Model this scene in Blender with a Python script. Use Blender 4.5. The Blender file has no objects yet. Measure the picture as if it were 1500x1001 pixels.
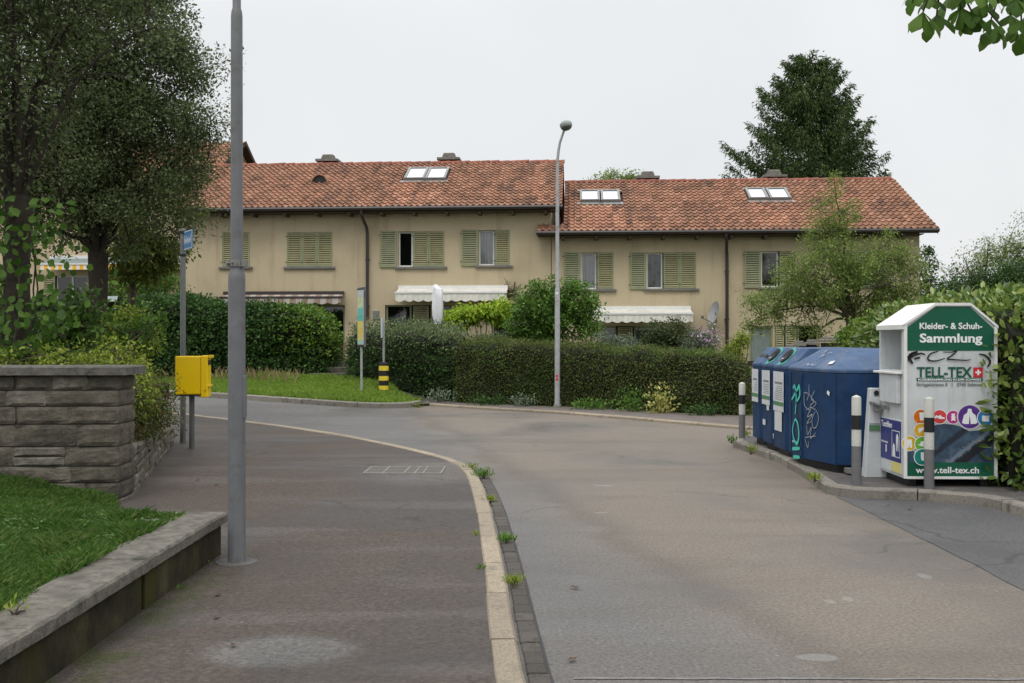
import bpy, math, random
import numpy as np
from mathutils import Vector, Matrix, noise
random.seed(7)
SC = bpy.context.scene
COL = SC.collection
F, CX, CY, CAMZ = 1458.33, 750.0, 500.5, 1.65

def px(x, y, d):
    return Vector(((x-CX)/F*d, d, CAMZ-(y-CY)/F*d))
def sm(t):
    t = max(0., min(1., t)); return t*t*(3-2*t)

# ------------------------------------------------------------------ tagging
def tag(o, label=None, cat=None, group=None, kind=None):
    if label: o['label'] = label
    if cat: o['category'] = cat
    if group: o['group'] = group
    if kind: o['kind'] = kind
    return o
def empty(name, loc=(0, 0, 0), rz=0., label=None, cat=None, group=None):
    o = bpy.data.objects.new(name, None); COL.objects.link(o)
    o.location = loc; o.rotation_euler = (0, 0, rz); o.empty_display_size = .2
    return tag(o, label, cat, group)
def link(name, me, mat, parent=None, loc=None, smooth=False):
    o = bpy.data.objects.new(name, me); COL.objects.link(o)
    if mat is not None:
        for m in (mat if isinstance(mat, (list, tuple)) else [mat]): me.materials.append(m)
    if parent is not None: o.parent = parent
    if loc is not None: o.location = loc
    if smooth: me.polygons.foreach_set('use_smooth', [True]*len(me.polygons))
    return o
def copy_tree(o, parent=None):
    c = o.copy(); COL.objects.link(c); c.parent = parent
    for ch in [x for x in bpy.data.objects if x.parent == o and x is not c]: copy_tree(ch, c)
    return c

# ------------------------------------------------------------------ mesh builder
class MB:
    def __init__(s): s.v = []; s.f = []; s.m = []
    def face(s, pts, mi=0):
        n = len(s.v); s.v += [tuple(p) for p in pts]; s.f.append(tuple(range(n, n+len(pts)))); s.m.append(mi)
    def box(s, x0, x1, y0, y1, z0, z1, mi=0, ch=0.):
        M = Matrix.Identity(4)
        return s.obox((x0+x1)/2, (y0+y1)/2, (z0+z1)/2, abs(x1-x0), abs(y1-y0), abs(z1-z0), 0, mi, ch)
    def obox(s, cx, cy, cz, sx, sy, sz, rz=0., mi=0, ch=0., tilt=None):
        # chamfered on the vertical+top edges when ch>0
        n = len(s.v); c, q = math.cos(rz), math.sin(rz)
        if ch > 0:
            a, b = sx/2, sy/2; ring = [(-a+ch, -b), (a-ch, -b), (a, -b+ch), (a, b-ch), (a-ch, b), (-a+ch, b), (-a, b-ch), (-a, -b+ch)]
            lv = [(-sz/2, 0), (sz/2-ch, 0), (sz/2, ch)]
            pts = []
            for z, ins in lv:
                for x, y in ring: pts.append((x*(1-ins/a), y*(1-ins/b), z))
            fs = []
            for k in range(2):
                for i in range(8):
                    j = (i+1) % 8; fs.append((k*8+i, k*8+j, k*8+8+j, k*8+8+i))
            fs.append(tuple(range(16, 24))); fs.append(tuple(range(7, -1, -1)))
        else:
            pts = [(x*sx/2, y*sy/2, z*sz/2) for z in (-1, 1) for y in (-1, 1) for x in (-1, 1)]
            fs = [(0, 2, 3, 1), (4, 5, 7, 6), (0, 1, 5, 4), (2, 6, 7, 3), (0, 4, 6, 2), (1, 3, 7, 5)]
        for x, y, z in pts:
            if tilt is not None:
                p = tilt @ Vector((x, y, z)); x, y, z = p
            s.v.append((cx+c*x-q*y, cy+q*x+c*y, cz+z))
        for f in fs: s.f.append(tuple(n+i for i in f)); s.m.append(mi)
    def tube(s, pts, rad, n=8, mi=0, cap=True):
        pts = [Vector(p) for p in pts]
        if not isinstance(rad, (list, tuple)): rad = [rad]*len(pts)
        base = len(s.v); up = None
        for i, p in enumerate(pts):
            t = (pts[min(i+1, len(pts)-1)]-pts[max(i-1, 0)])
            t = t.normalized() if t.length > 1e-9 else Vector((0, 0, 1))
            if up is None:
                up = Vector((1, 0, 0)) if abs(t.x) < .9 else Vector((0, 1, 0))
            a = (up - t*up.dot(t)); a = a.normalized() if a.length > 1e-6 else t.orthogonal().normalized()
            up = a; b = t.cross(a)
            for k in range(n):
                an = 2*math.pi*k/n
                s.v.append(tuple(p+(a*math.cos(an)+b*math.sin(an))*rad[i]))
        for i in range(len(pts)-1):
            for k in range(n):
                j = (k+1) % n
                s.f.append((base+i*n+k, base+i*n+j, base+(i+1)*n+j, base+(i+1)*n+k)); s.m.append(mi)
        if cap:
            s.f.append(tuple(base+k for k in range(n-1, -1, -1))); s.m.append(mi)
            e = base+(len(pts)-1)*n; s.f.append(tuple(e+k for k in range(n))); s.m.append(mi)
    def prism(s, poly, z0, z1, mi=0, poly2=None):
        n = len(s.v); k = len(poly); poly2 = poly2 or poly
        s.v += [(p[0], p[1], z0) for p in poly]+[(p[0], p[1], z1) for p in poly2]
        for i in range(k):
            j = (i+1) % k; s.f.append((n+i, n+j, n+k+j, n+k+i)); s.m.append(mi)
        s.f.append(tuple(n+k+i for i in range(k))); s.m.append(mi)
        s.f.append(tuple(n+i for i in range(k-1, -1, -1))); s.m.append(mi)
    def lathe(s, prof, c=(0, 0, 0), n=20, mi=0):
        s.tube([(c[0], c[1], c[2]+z) for r, z in prof], [max(r, 1e-4) for r, z in prof], n, mi)
    def build(s, name, mat, parent=None, loc=None, smooth=False, bevel=0., angle=None):
        me = bpy.data.meshes.new(name); me.from_pydata(s.v, [], s.f)
        o = link(name, me, mat, parent, loc, smooth)
        if any(s.m): me.polygons.foreach_set('material_index', s.m)
        if bevel:
            md = o.modifiers.new('b', 'BEVEL'); md.width = bevel; md.segments = 2; md.limit_method = 'ANGLE'
        if smooth: me.set_sharp_from_angle(angle=math.radians(50))
        if angle:
            me.polygons.foreach_set('use_smooth', [True]*len(me.polygons))
            me.set_sharp_from_angle(angle=math.radians(angle))
        return o

def np_mesh(name, V, Fc, mat, parent=None, loc=None):
    me = bpy.data.meshes.new(name)
    V = np.asarray(V, np.float32); k = Fc.shape[1]; n = len(Fc)
    me.vertices.add(len(V)); me.vertices.foreach_set('co', V.ravel())
    me.loops.add(n*k); me.loops.foreach_set('vertex_index', Fc.astype(np.int32).ravel())
    me.polygons.add(n); me.polygons.foreach_set('loop_start', np.arange(0, n*k, k, dtype=np.int32))
    me.polygons.foreach_set('loop_total', np.full(n, k, np.int32))
    me.update(calc_edges=True)
    return link(name, me, mat, parent, loc)

def unit(a): return a/np.maximum(np.linalg.norm(a, axis=1, keepdims=True), 1e-9)
def leaf_mesh(name, P, L, W, D, N, mat, parent=None, fold=.25, droop=.0, shape=4):
    """leaf-sized faces: P base points, L lengths, W half widths, D direction, N normal"""
    P = np.asarray(P); n = len(P); D = unit(D); S = unit(np.cross(D, N)); N = np.cross(S, D)
    L = np.broadcast_to(L, (n,))[:, None]; W = np.broadcast_to(W, (n,))[:, None]
    if shape == 4:
        v = np.stack([P, P+D*L*.45+S*W+N*W*fold, P+D*L-N*L*droop, P+D*L*.45-S*W+N*W*fold], 1)
        f = np.arange(n*4).reshape(n, 4)
        return np_mesh(name, v.reshape(-1, 3), f, mat, parent)
    v = np.stack([P, P+D*L*.3+S*W*.8+N*W*fold, P+D*L*.62+S*W+N*(W*fold-L*droop*.4), P+D*L-N*L*droop,
                  P+D*L*.62-S*W+N*(W*fold-L*droop*.4), P+D*L*.3-S*W*.8+N*W*fold], 1)
    i = np.arange(n)[:, None]*6
    f = np.concatenate([i+np.array([[0, 1, 2, 3]]), i+np.array([[0, 3, 4, 5]])])
    return np_mesh(name, v.reshape(-1, 3), f, mat, parent)

# ------------------------------------------------------------------ materials
def newmat(name):
    m = bpy.data.materials.new(name); m.use_nodes = True
    nt = m.node_tree; b = nt.nodes['Principled BSDF']
    return m, nt, b
def nd(nt, t, **kw):
    n = nt.nodes.new(t)
    for k, v in kw.items():
        if k in n.inputs: n.inputs[k].default_value = v
        else: setattr(n, k, v)
    return n
def ramp(nt, fac, stops):
    r = nt.nodes.new('ShaderNodeValToRGB'); e = r.color_ramp.elements
    while len(e) < len(stops): e.new(.5)
    for i, (p, c) in enumerate(stops):
        e[i].position = p; e[i].color = (c[0], c[1], c[2], 1)
    nt.links.new(fac, r.inputs[0]); return r.outputs[0]
def noi(nt, co, scale, detail=4, rough=.6, dist=0.):
    n = nd(nt, 'ShaderNodeTexNoise', Scale=scale, Detail=detail, Roughness=rough, Distortion=dist)
    nt.links.new(co, n.inputs['Vector']); return n.outputs['Fac']
def mix(nt, fac, a, b, mode='MIX'):
    m = nt.nodes.new('ShaderNodeMix'); m.data_type = 'RGBA'; m.blend_type = mode; m.clamp_factor = True
    for s, v in ((0, fac), (6, a), (7, b)):
        if isinstance(v, (int, float)): m.inputs[s].default_value = v
        elif isinstance(v, tuple): m.inputs[s].default_value = (v[0], v[1], v[2], 1)
        else: nt.links.new(v, m.inputs[s])
    return m.outputs[2]
def mth(nt, op, a, b=0., c=None, clamp=False):
    m = nt.nodes.new('ShaderNodeMath'); m.operation = op; m.use_clamp = clamp
    for i, v in enumerate((a, b) if c is None else (a, b, c)):
        if isinstance(v, (int, float)): m.inputs[i].default_value = v
        else: nt.links.new(v, m.inputs[i])
    return m.outputs[0]
def maprange(nt, v, a, b, c=0., d=1.):
    m = nd(nt, 'ShaderNodeMapRange'); nt.links.new(v, m.inputs[0])
    for i, x in enumerate((a, b, c, d)): m.inputs[i+1].default_value = x
    m.interpolation_type = 'SMOOTHSTEP'; return m.outputs[0]
def coords(nt):
    t = nt.nodes.new('ShaderNodeTexCoord'); return t.outputs['Object']
def bump(nt, b, h, st=.3, dist=.01):
    n = nd(nt, 'ShaderNodeBump', Strength=st, Distance=dist); nt.links.new(h, n.inputs['Height']); nt.links.new(n.outputs[0], b.inputs['Normal'])
def simple(name, col, rough=.6, var=.25, scale=6., bmp=0., bscale=60., metal=0., spec=.4, dirt=None, dscale=1.5, streak=None, dent=0.):
    m, nt, b = newmat(name); co = coords(nt)
    n = noi(nt, co, scale, 5, .65)
    c1 = tuple(max(0, x*(1-var)) for x in col); c2 = tuple(min(1, x*(1+var)) for x in col)
    c = ramp(nt, n, [(.25, c1), (.75, c2)])
    if dirt:
        d = noi(nt, co, dscale, 8, .7); c = mix(nt, maprange(nt, d, .52, .68), c, dirt)
    if streak:
        mp = nd(nt, 'ShaderNodeMapping'); mp.inputs['Scale'].default_value = (9, 9, .8); nt.links.new(co, mp.inputs[0])
        c = mix(nt, mth(nt, 'MULTIPLY', maprange(nt, noi(nt, mp.outputs[0], 1.5, 7, .7), .5, .72), .55), c, streak)
        c = mix(nt, maprange(nt, noi(nt, co, 38., 6, .8), .70, .74), c, tuple(min(1, x*.5+.08) for x in streak))
    nt.links.new(c, b.inputs['Base Color'])
    b.inputs['Roughness'].default_value = rough; b.inputs['Metallic'].default_value = metal
    b.inputs['Specular IOR Level'].default_value = spec
    if dent: bump(nt, b, noi(nt, co, 2.6, 2, .5), dent, .06)
    elif bmp: bump(nt, b, noi(nt, co, bscale, 4), bmp)
    return m
def leafmat(name, cols, trans=.3, rough=.55, spec=.16):
    m, nt, b = newmat(name); cols = [tuple(min(.85, x*1.22) for x in c_) for c_ in cols]
    g = nt.nodes.new('ShaderNodeNewGeometry')
    k = len(cols); c = ramp(nt, g.outputs['Random Per Island'], [(i/(k-1)*.9+.05, cc) for i, cc in enumerate(cols)])
    co = coords(nt); n = noi(nt, co, .9, 3)
    c = mix(nt, mth(nt, 'MULTIPLY', maprange(nt, n, .35, .7), .25), c, tuple(x*.6 for x in cols[0]))
    nt.links.new(c, b.inputs['Base Color']); b.inputs['Roughness'].default_value = rough
    b.inputs['Specular IOR Level'].default_value = spec
    t = nt.nodes.new('ShaderNodeBsdfTranslucent'); nt.links.new(c, t.inputs['Color'])
    ms = nd(nt, 'ShaderNodeMixShader'); ms.inputs[0].default_value = trans
    nt.links.new(b.outputs[0], ms.inputs[1]); nt.links.new(t.outputs[0], ms.inputs[2])
    nt.links.new(ms.outputs[0], nt.nodes['Material Output'].inputs['Surface'])
    return m

def asphalt(name, browns, greys, fine=140., kind='road'):
    m, nt, b = newmat(name); co = coords(nt)
    big = noi(nt, co, .28, 5, .6, 1.2)
    sep = nt.nodes.new('ShaderNodeSeparateXYZ'); nt.links.new(co, sep.inputs[0])
    if kind == 'road':
        # wheel-worn, oil-browned middle; greyer margin along the left gutter and near the right corner
        ex = mth(nt, 'ADD', sep.outputs[0], mth(nt, 'MULTIPLY', big, 1.4))
        ed = mth(nt, 'SUBTRACT', 3.3, mth(nt, 'MULTIPLY', sep.outputs[1], .21))
        f = maprange(nt, mth(nt, 'SUBTRACT', ex, ed), -.8, .5)
    else:
        f = maprange(nt, big, .38, .6)
    c = mix(nt, f, greys, browns)
    if kind == 'road':
        # darker damp band between the two
        bd = mth(nt, 'ABSOLUTE', mth(nt, 'SUBTRACT', f, .75)); c = mix(nt, mth(nt, 'MULTIPLY', maprange(nt, bd, .3, .0), .45), c, tuple(x*.55 for x in browns))
        # turning stains across the junction
        st = nd(nt, 'ShaderNodeMapping'); st.inputs['Scale'].default_value = (.12, .7, 1); st.inputs['Rotation'].default_value = (0, 0, -.35)
        nt.links.new(co, st.inputs[0])
        c = mix(nt, mth(nt, 'MULTIPLY', maprange(nt, noi(nt, st.outputs[0], 1., 4, .6, .8), .52, .66), .3), c, tuple(x*.5 for x in browns))
    elif kind == 'pave':
        st = nd(nt, 'ShaderNodeMapping'); st.inputs['Scale'].default_value = (.35, 1.6, 1); nt.links.new(co, st.inputs[0])
        c = mix(nt, mth(nt, 'MULTIPLY', maprange(nt, noi(nt, st.outputs[0], 1., 5, .6), .48, .66), .55), c, tuple(min(1, x*1.9) for x in greys))
        # pale dried patch and a second one
        def blob(cx, cy, rx, ry, soft=.35):
            dx = mth(nt, 'DIVIDE', mth(nt, 'SUBTRACT', sep.outputs[0], cx), rx); dy = mth(nt, 'DIVIDE', mth(nt, 'SUBTRACT', sep.outputs[1], cy), ry)
            r = mth(nt, 'SQRT', mth(nt, 'ADD', mth(nt, 'MULTIPLY', dx, dx), mth(nt, 'MULTIPLY', dy, dy)))
            r = mth(nt, 'ADD', r, mth(nt, 'MULTIPLY', noi(nt, co, 6., 3), .35))
            return maprange(nt, r, 1.17+soft/2, 1.17-soft/2)
        c = mix(nt, mth(nt, 'MULTIPLY', blob(-1.21, 5.18, .38, .26, .6), .6), c, (.15, .15, .147))
        c = mix(nt, mth(nt, 'MULTIPLY', blob(-.95, 12.3, .8, 1.0, .9), .5), c, (.15, .145, .14))
        # moss at the foot of the low wall
        c = mix(nt, mth(nt, 'MULTIPLY', mth(nt, 'MULTIPLY', maprange(nt, sep.outputs[0], -1.75, -2.1), maprange(nt, sep.outputs[1], 8.5, 6.)), maprange(nt, noi(nt, co, 5., 4), .4, .6)), c, (.045, .05, .018))
    sp = nd(nt, 'ShaderNodeTexVoronoi', Scale=fine); nt.links.new(co, sp.inputs['Vector'])
    c = mix(nt, .32, c, mix(nt, 1., c, ramp(nt, sp.outputs['Color'], [(0., (.3, .3, .3)), (.5, (1, 1, 1)), (.86, (1.0, 1.0, 1.0)), (1., (3., 3., 3.))]), 'MULTIPLY'))
    sp2 = noi(nt, co, fine*.35, 3, .7)
    c = mix(nt, 1., c, ramp(nt, sp2, [(.3, (.62, .62, .62)), (.7, (1.35, 1.33, 1.3))]), 'MULTIPLY')
    # damp patches, hairline cracks
    damp = maprange(nt, noi(nt, co, .42, 5, .55, .5), .44, .68)
    c = mix(nt, mth(nt, 'MULTIPLY', damp, .5), c, tuple(x*.5 for x in greys))
    c = mix(nt, mth(nt, 'MULTIPLY', maprange(nt, noi(nt, co, 1.7, 7, .7, .4), .55, .75), .2), c, tuple(min(1, x*1.8) for x in greys))
    nv = nd(nt, 'ShaderNodeTexNoise', Scale=1.3, Detail=6.); nt.links.new(co, nv.inputs['Vector'])
    vm = nd(nt, 'ShaderNodeVectorMath'); vm.operation = 'MULTIPLY_ADD'; nt.links.new(nv.outputs['Color'], vm.inputs[0]); vm.inputs[1].default_value = (.9, .9, 0); nt.links.new(co, vm.inputs[2])
    ck = nd(nt, 'ShaderNodeTexVoronoi', Scale=.33); ck.feature = 'DISTANCE_TO_EDGE'; nt.links.new(vm.outputs[0], ck.inputs['Vector'])
    c = mix(nt, mth(nt, 'MULTIPLY', mth(nt, 'MULTIPLY', maprange(nt, ck.outputs['Distance'], .006, .001), maprange(nt, noi(nt, co, .4, 2), .5, .6)), .55), c, tuple(x*.3 for x in greys))
    if kind == 'road':
        def spot(cx, cy, rx, ry):
            dx = mth(nt, 'DIVIDE', mth(nt, 'SUBTRACT', sep.outputs[0], cx), rx); dy = mth(nt, 'DIVIDE', mth(nt, 'SUBTRACT', sep.outputs[1], cy), ry)
            r = mth(nt, 'SQRT', mth(nt, 'ADD', mth(nt, 'MULTIPLY', dx, dx), mth(nt, 'MULTIPLY', dy, dy))); return maprange(nt, mth(nt, 'ADD', r, mth(nt, 'MULTIPLY', noi(nt, co, 12., 3), .6)), 1.4, 1.2)
        for q in ((2.15, 6.38, .035, .06), (2.02, 6.32, .035, .05), (1.05, 11.4, .12, .06), (1.6, 5.2, .11, .06), (2.9, 7.0, .04, .08), (.85, 9.6, .06, .03)):
            c = mix(nt, mth(nt, 'MULTIPLY', spot(*q), .38), c, (.26, .26, .25))
    # small pale specks
    v2 = nd(nt, 'ShaderNodeTexVoronoi', Scale=4.5); nt.links.new(co, v2.inputs['Vector'])
    c = mix(nt, mth(nt, 'MULTIPLY', maprange(nt, v2.outputs['Distance'], .05, .02), .5), c, (.32, .31, .3))
    nt.links.new(c, b.inputs['Base Color'])
    nt.links.new(mth(nt, 'SUBTRACT', maprange(nt, big, .3, .7, .55, .8), mth(nt, 'MULTIPLY', damp, .25)), b.inputs['Roughness'])
    b.inputs['Specular IOR Level'].default_value = .22 if kind == 'pave' else .32
    bump(nt, b, sp.outputs['Distance'], .5, .008)
    return m

M = {}
M['road'] = asphalt('road', (.168, .144, .118), (.126, .122, .118), 120.)
M['pave'] = asphalt('pavement', (.076, .060, .049), (.056, .050, .047), 90., 'pave')
M['drive'] = asphalt('drive', (.108, .105, .103), (.092, .093, .096), 120., 'plain')
M['plat'] = simple('platform', (.085, .078, .074), .75, .3, 4., .4, 150., dirt=(.15, .14, .125), dscale=2.5)
M['path'] = simple('path', (.12, .10, .088), .8, .25, 3., .3, 120.)
M['kerb'] = simple('kerb', (.40, .335, .25), .8, .28, 9., .5, 90., dirt=(.23, .20, .16), dscale=3.)
M['kerbg'] = simple('kerb_grey', (.26, .24, .20), .85, .3, 7., .5, 80., dirt=(.13, .12, .10), dscale=3.)
def stonecol(name, a, b_, dirt, sc=9.):
    m, nt, b = newmat(name); co = coords(nt); g = nt.nodes.new('ShaderNodeNewGeometry')
    c = ramp(nt, g.outputs['Random Per Island'], [(0, a), (.5, tuple((x+y)/2 for x, y in zip(a, b_))), (1, b_)])
    c = mix(nt, 1., c, ramp(nt, noi(nt, co, 70., 4, .8), [(.35, (.62, .62, .62)), (.65, (1.25, 1.25, 1.25))]), 'MULTIPLY')
    c = mix(nt, maprange(nt, noi(nt, co, sc, 8, .75), .5, .66), c, dirt)
    nt.links.new(c, b.inputs['Base Color']); b.inputs['Roughness'].default_value = .85; bump(nt, b, noi(nt, co, 60., 5, .75), .7, .012); return m
M['kerb'] = stonecol('kerb', (.24, .20, .145), (.36, .30, .215), (.17, .145, .11))
M['kerbg'] = stonecol('kerb_grey', (.17, .155, .13), (.27, .25, .21), (.095, .088, .07), 6.)
M['sett'] = stonecol('sett', (.045, .040, .034), (.085, .074, .062), (.038, .034, .024), 12.)
M['settold'] = simple('sett', (.062, .054, .046), .75, .35, 14., .6, 60.)
M['soil'] = simple('soil', (.05, .042, .028), .95, .5, 5., .6, 30.)
M['green'] = simple('groundcover', (.05, .058, .022), .9, .45, 3., .5, 40.)
def stonemat():
    m, nt, b = newmat('sandstone'); co = coords(nt)
    g = nt.nodes.new('ShaderNodeNewGeometry')
    c = ramp(nt, g.outputs['Random Per Island'], [(0, (.105, .098, .08)), (.5, (.155, .142, .115)), (1, (.20, .19, .165))])
    c = mix(nt, 1., c, ramp(nt, noi(nt, co, 7., 8, .7), [(.3, (.45, .45, .45)), (.7, (1.35, 1.3, 1.25))]), 'MULTIPLY')
    c = mix(nt, mth(nt, 'MULTIPLY', maprange(nt, noi(nt, co, 1.8, 5), .5, .7), .5), c, (.05, .052, .03))
    nt.links.new(c, b.inputs['Base Color']); b.inputs['Roughness'].default_value = .92; b.inputs['Specular IOR Level'].default_value = .2
    bump(nt, b, noi(nt, co, 14., 8, .75), .9, .05)
    return m
M['stone'] = stonemat()
M['mortar'] = simple('mortar', (.075, .068, .056), .95, .3, 10., .5, 60.)
M['cap'] = simple('coping', (.118, .108, .09), .92, .6, 16., 1., 45., dirt=(.045, .045, .032), dscale=4.)
def concmat():
    m, nt, b = newmat('stained_concrete'); co = coords(nt)
    mp = nd(nt, 'ShaderNodeMapping'); mp.inputs['Scale'].default_value = (2.2, 2.2, 1.5); nt.links.new(co, mp.inputs[0])
    c = ramp(nt, noi(nt, mp.outputs[0], 1.2, 6, .7), [(.33, (.016, .015, .011)), (.52, (.038, .034, .020)), (.75, (.085, .072, .042))])
    c = mix(nt, maprange(nt, noi(nt, co, 2.2, 4), .5, .72), c, (.042, .042, .012))
    nt.links.new(c, b.inputs['Base Color']); b.inputs['Roughness'].default_value = .95; b.inputs['Specular IOR Level'].default_value = .1
    bump(nt, b, noi(nt, co, 50., 5, .7), .5, .01); return m
M['conc'] = concmat()
def wallmat():
    m, nt, b = newmat('roughcast'); co = coords(nt)
    c = ramp(nt, noi(nt, co, 26., 6, .75), [(.3, (.47, .392, .26)), (.7, (.60, .505, .345))])
    mp = nd(nt, 'ShaderNodeMapping'); mp.inputs['Scale'].default_value = (2.2, 1, .22); nt.links.new(co, mp.inputs[0])
    c = mix(nt, mth(nt, 'MULTIPLY', maprange(nt, noi(nt, mp.outputs[0], 1.2, 6, .6), .5, .75), .38), c, (.26, .20, .125))
    c = mix(nt, mth(nt, 'MULTIPLY', maprange(nt, noi(nt, co, .5, 4), .45, .7), .3), c, (.30, .24, .15))
    nt.links.new(c, b.inputs['Base Color']); b.inputs['Roughness'].default_value = .95; b.inputs['Specular IOR Level'].default_value = .1
    bump(nt, b, noi(nt, co, 45., 5, .8), .8, .03); return m
M['wall'] = wallmat()
def tilemat(name, cols, moss):
    m, nt, b = newmat(name); co = coords(nt); g = nt.nodes.new('ShaderNodeNewGeometry')
    k = len(cols); c = ramp(nt, g.outputs['Random Per Island'], [(i/(k-1), cc) for i, cc in enumerate(cols)])
    c = mix(nt, 1., c, ramp(nt, noi(nt, co, 16., 5, .7), [(.3, (.6, .58, .56)), (.7, (1.3, 1.28, 1.25))]), 'MULTIPLY')
    mp = nd(nt, 'ShaderNodeMapping'); mp.inputs['Scale'].default_value = (1.4, .5, .5); nt.links.new(co, mp.inputs[0])
    c = mix(nt, mth(nt, 'MULTIPLY', maprange(nt, noi(nt, mp.outputs[0], 1.1, 6, .65), .45, .68), moss), c, (.060, .042, .034))
    nt.links.new(c, b.inputs['Base Color']); b.inputs['Roughness'].default_value = .8; b.inputs['Specular IOR Level'].default_value = .25
    return m
M['tile'] = tilemat('clay_tile', [(.17, .088, .056), (.25, .128, .080), (.31, .162, .102), (.28, .142, .088), (.37, .205, .138)], .5)
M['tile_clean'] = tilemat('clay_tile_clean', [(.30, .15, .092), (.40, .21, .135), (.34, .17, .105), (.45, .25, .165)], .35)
M['ridge'] = tilemat('ridge_tile', [(.22, .075, .05), (.30, .11, .075), (.18, .07, .05)], .3)
M['deck'] = simple('deck', (.05, .025, .018), .9)
M['brown'] = simple('brown_metal', (.035, .028, .026), .45, .2, 5., spec=.5)
M['soffit'] = simple('soffit', (.075, .058, .038), .8, .3, 8.)
M['brick'] = simple('brick', (.22, .065, .04), .9, .35, 12., .5, 40.)
M['concgrey'] = simple('cast_concrete', (.17, .16, .14), .9, .35, 9., .5, 50.)
M['sill'] = simple('sill', (.17, .165, .15), .85, .25, 8.)
M['shutter'] = simple('shutter_green', (.25, .265, .15), .6, .18, 4., dirt=(.30, .285, .17), dscale=3.)
M['slat'] = simple('shutter_slat', (.30, .28, .145), .65, .2, 3., dirt=(.21, .185, .10), dscale=2.)
M['slatshade'] = simple('slat_gap_shade', (.045, .045, .022), .9, .2, 3.)  # near-black olive, painted shade for the slat gaps
M['white'] = simple('white_paint', (.68, .68, .65), .5, .08, 5.)
M['curtain'] = simple('curtain_white', (.72, .72, .74), .9, .1, 3.)
M['curtgrey'] = simple('curtain_grey', (.20, .24, .23), .9, .15, 3.)
M['dark'] = simple('unlit_interior', (.016, .015, .014), .95)  # near-black, darkness of the unlit rooms put into the colour
M['awning'] = simple('awning_cloth', (.66, .64, .57), .85, .12, 3., dirt=(.5, .48, .42), dscale=2.)
M['zinc'] = simple('zinc', (.21, .21, .20), .5, .2, 6., metal=.3)
M['steel'] = simple('galvanised', (.12, .124, .13), .5, .16, 7., spec=.5, dirt=(.085, .083, .08), dscale=5., streak=(.17, .17, .165))
M['lampgrey'] = simple('lamp_grey', (.34, .35, .35), .5, .2, 12., spec=.5, dirt=(.2, .2, .2), dscale=6.)
M['darksteel'] = simple('dark_steel', (.085, .09, .085), .5, .2, 9., spec=.5)
M['lamphead'] = simple('lamp_head', (.24, .28, .27), .5, .2, 9.)
M['lens'] = simple('lamp_lens', (.12, .13, .12), .2, .1)
M['yellow'] = simple('yellow_enamel', (.85, .56, .0), .3, .05, 2., spec=.5)
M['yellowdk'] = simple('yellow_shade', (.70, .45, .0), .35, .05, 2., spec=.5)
M['black'] = simple('black', (.012, .012, .013), .5, .2)
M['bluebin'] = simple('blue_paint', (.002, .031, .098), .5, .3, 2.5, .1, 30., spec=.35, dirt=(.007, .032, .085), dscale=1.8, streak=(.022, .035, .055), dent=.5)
M['blueroof_lit'] = simple('blue_lid_lit', (.035, .078, .165), .6, .22, 5., .1, 30., spec=.4, dirt=(.085, .12, .18), dscale=2.6, streak=(.13, .15, .17), dent=.5)  # body blue made lighter: sky light on the lids is put into the colour
M['rubber'] = simple('rubber', (.02, .019, .02), .7, .4, 30.)
M['turq'] = simple('turquoise_spray', (.07, .50, .40), .6, .15, 10.)
M['turqdk'] = simple('turquoise_ring', (.05, .33, .29), .6, .15, 10.)
M['silver'] = simple('silver_spray', (.30, .32, .34), .5, .2, 10.)
M['paper'] = simple('notice_paper', (.55, .57, .58), .7, .08, 9.)
M['print'] = simple('notice_print', (.20, .20, .22), .8, .1)
M['greenband'] = simple('green_band', (.08, .20, .09), .7, .1)
M['whitebox'] = simple('white_container', (.52, .545, .55), .45, .07, 3., spec=.4, dirt=(.44, .46, .46), dscale=2., streak=(.33, .34, .32), dent=.35)
M['signgreen'] = simple('sign_green', (.0, .085, .045), .45, .1, 2.)
M['textwhite'] = simple('text_white', (.74, .76, .76), .5, .03)
M['textgrey'] = simple('text_grey', (.16, .19, .18), .5, .03)
M['red'] = simple('sign_red', (.55, .02, .03), .45, .05)
M['navy'] = simple('label_navy', (.028, .035, .17), .45, .1)
M['lemon'] = simple('label_lemon', (.66, .58, .20), .5, .08)
M['bandwhite'] = simple('bollard_white', (.50, .50, .46), .6, .12, 12., dirt=(.36, .36, .33), dscale=8.)
M['bollgrey'] = simple('bollard_grey', (.13, .13, .135), .6, .15, 10.)
M['bark'] = simple('bark', (.034, .027, .020), .95, .45, 14., .9, 25.)
M['barklt'] = simple('bark_light', (.075, .06, .045), .95, .35, 18., .7, 30.)
M['twig'] = simple('twig', (.105, .088, .068), .95, .3, 10.)
M['hedgecore'] = simple('hedge_twigs_shaded', (.012, .014, .006), 1., .5, 9., .8, 20.)  # near-black: the hedge's inner shade is put into the twig colour
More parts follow.
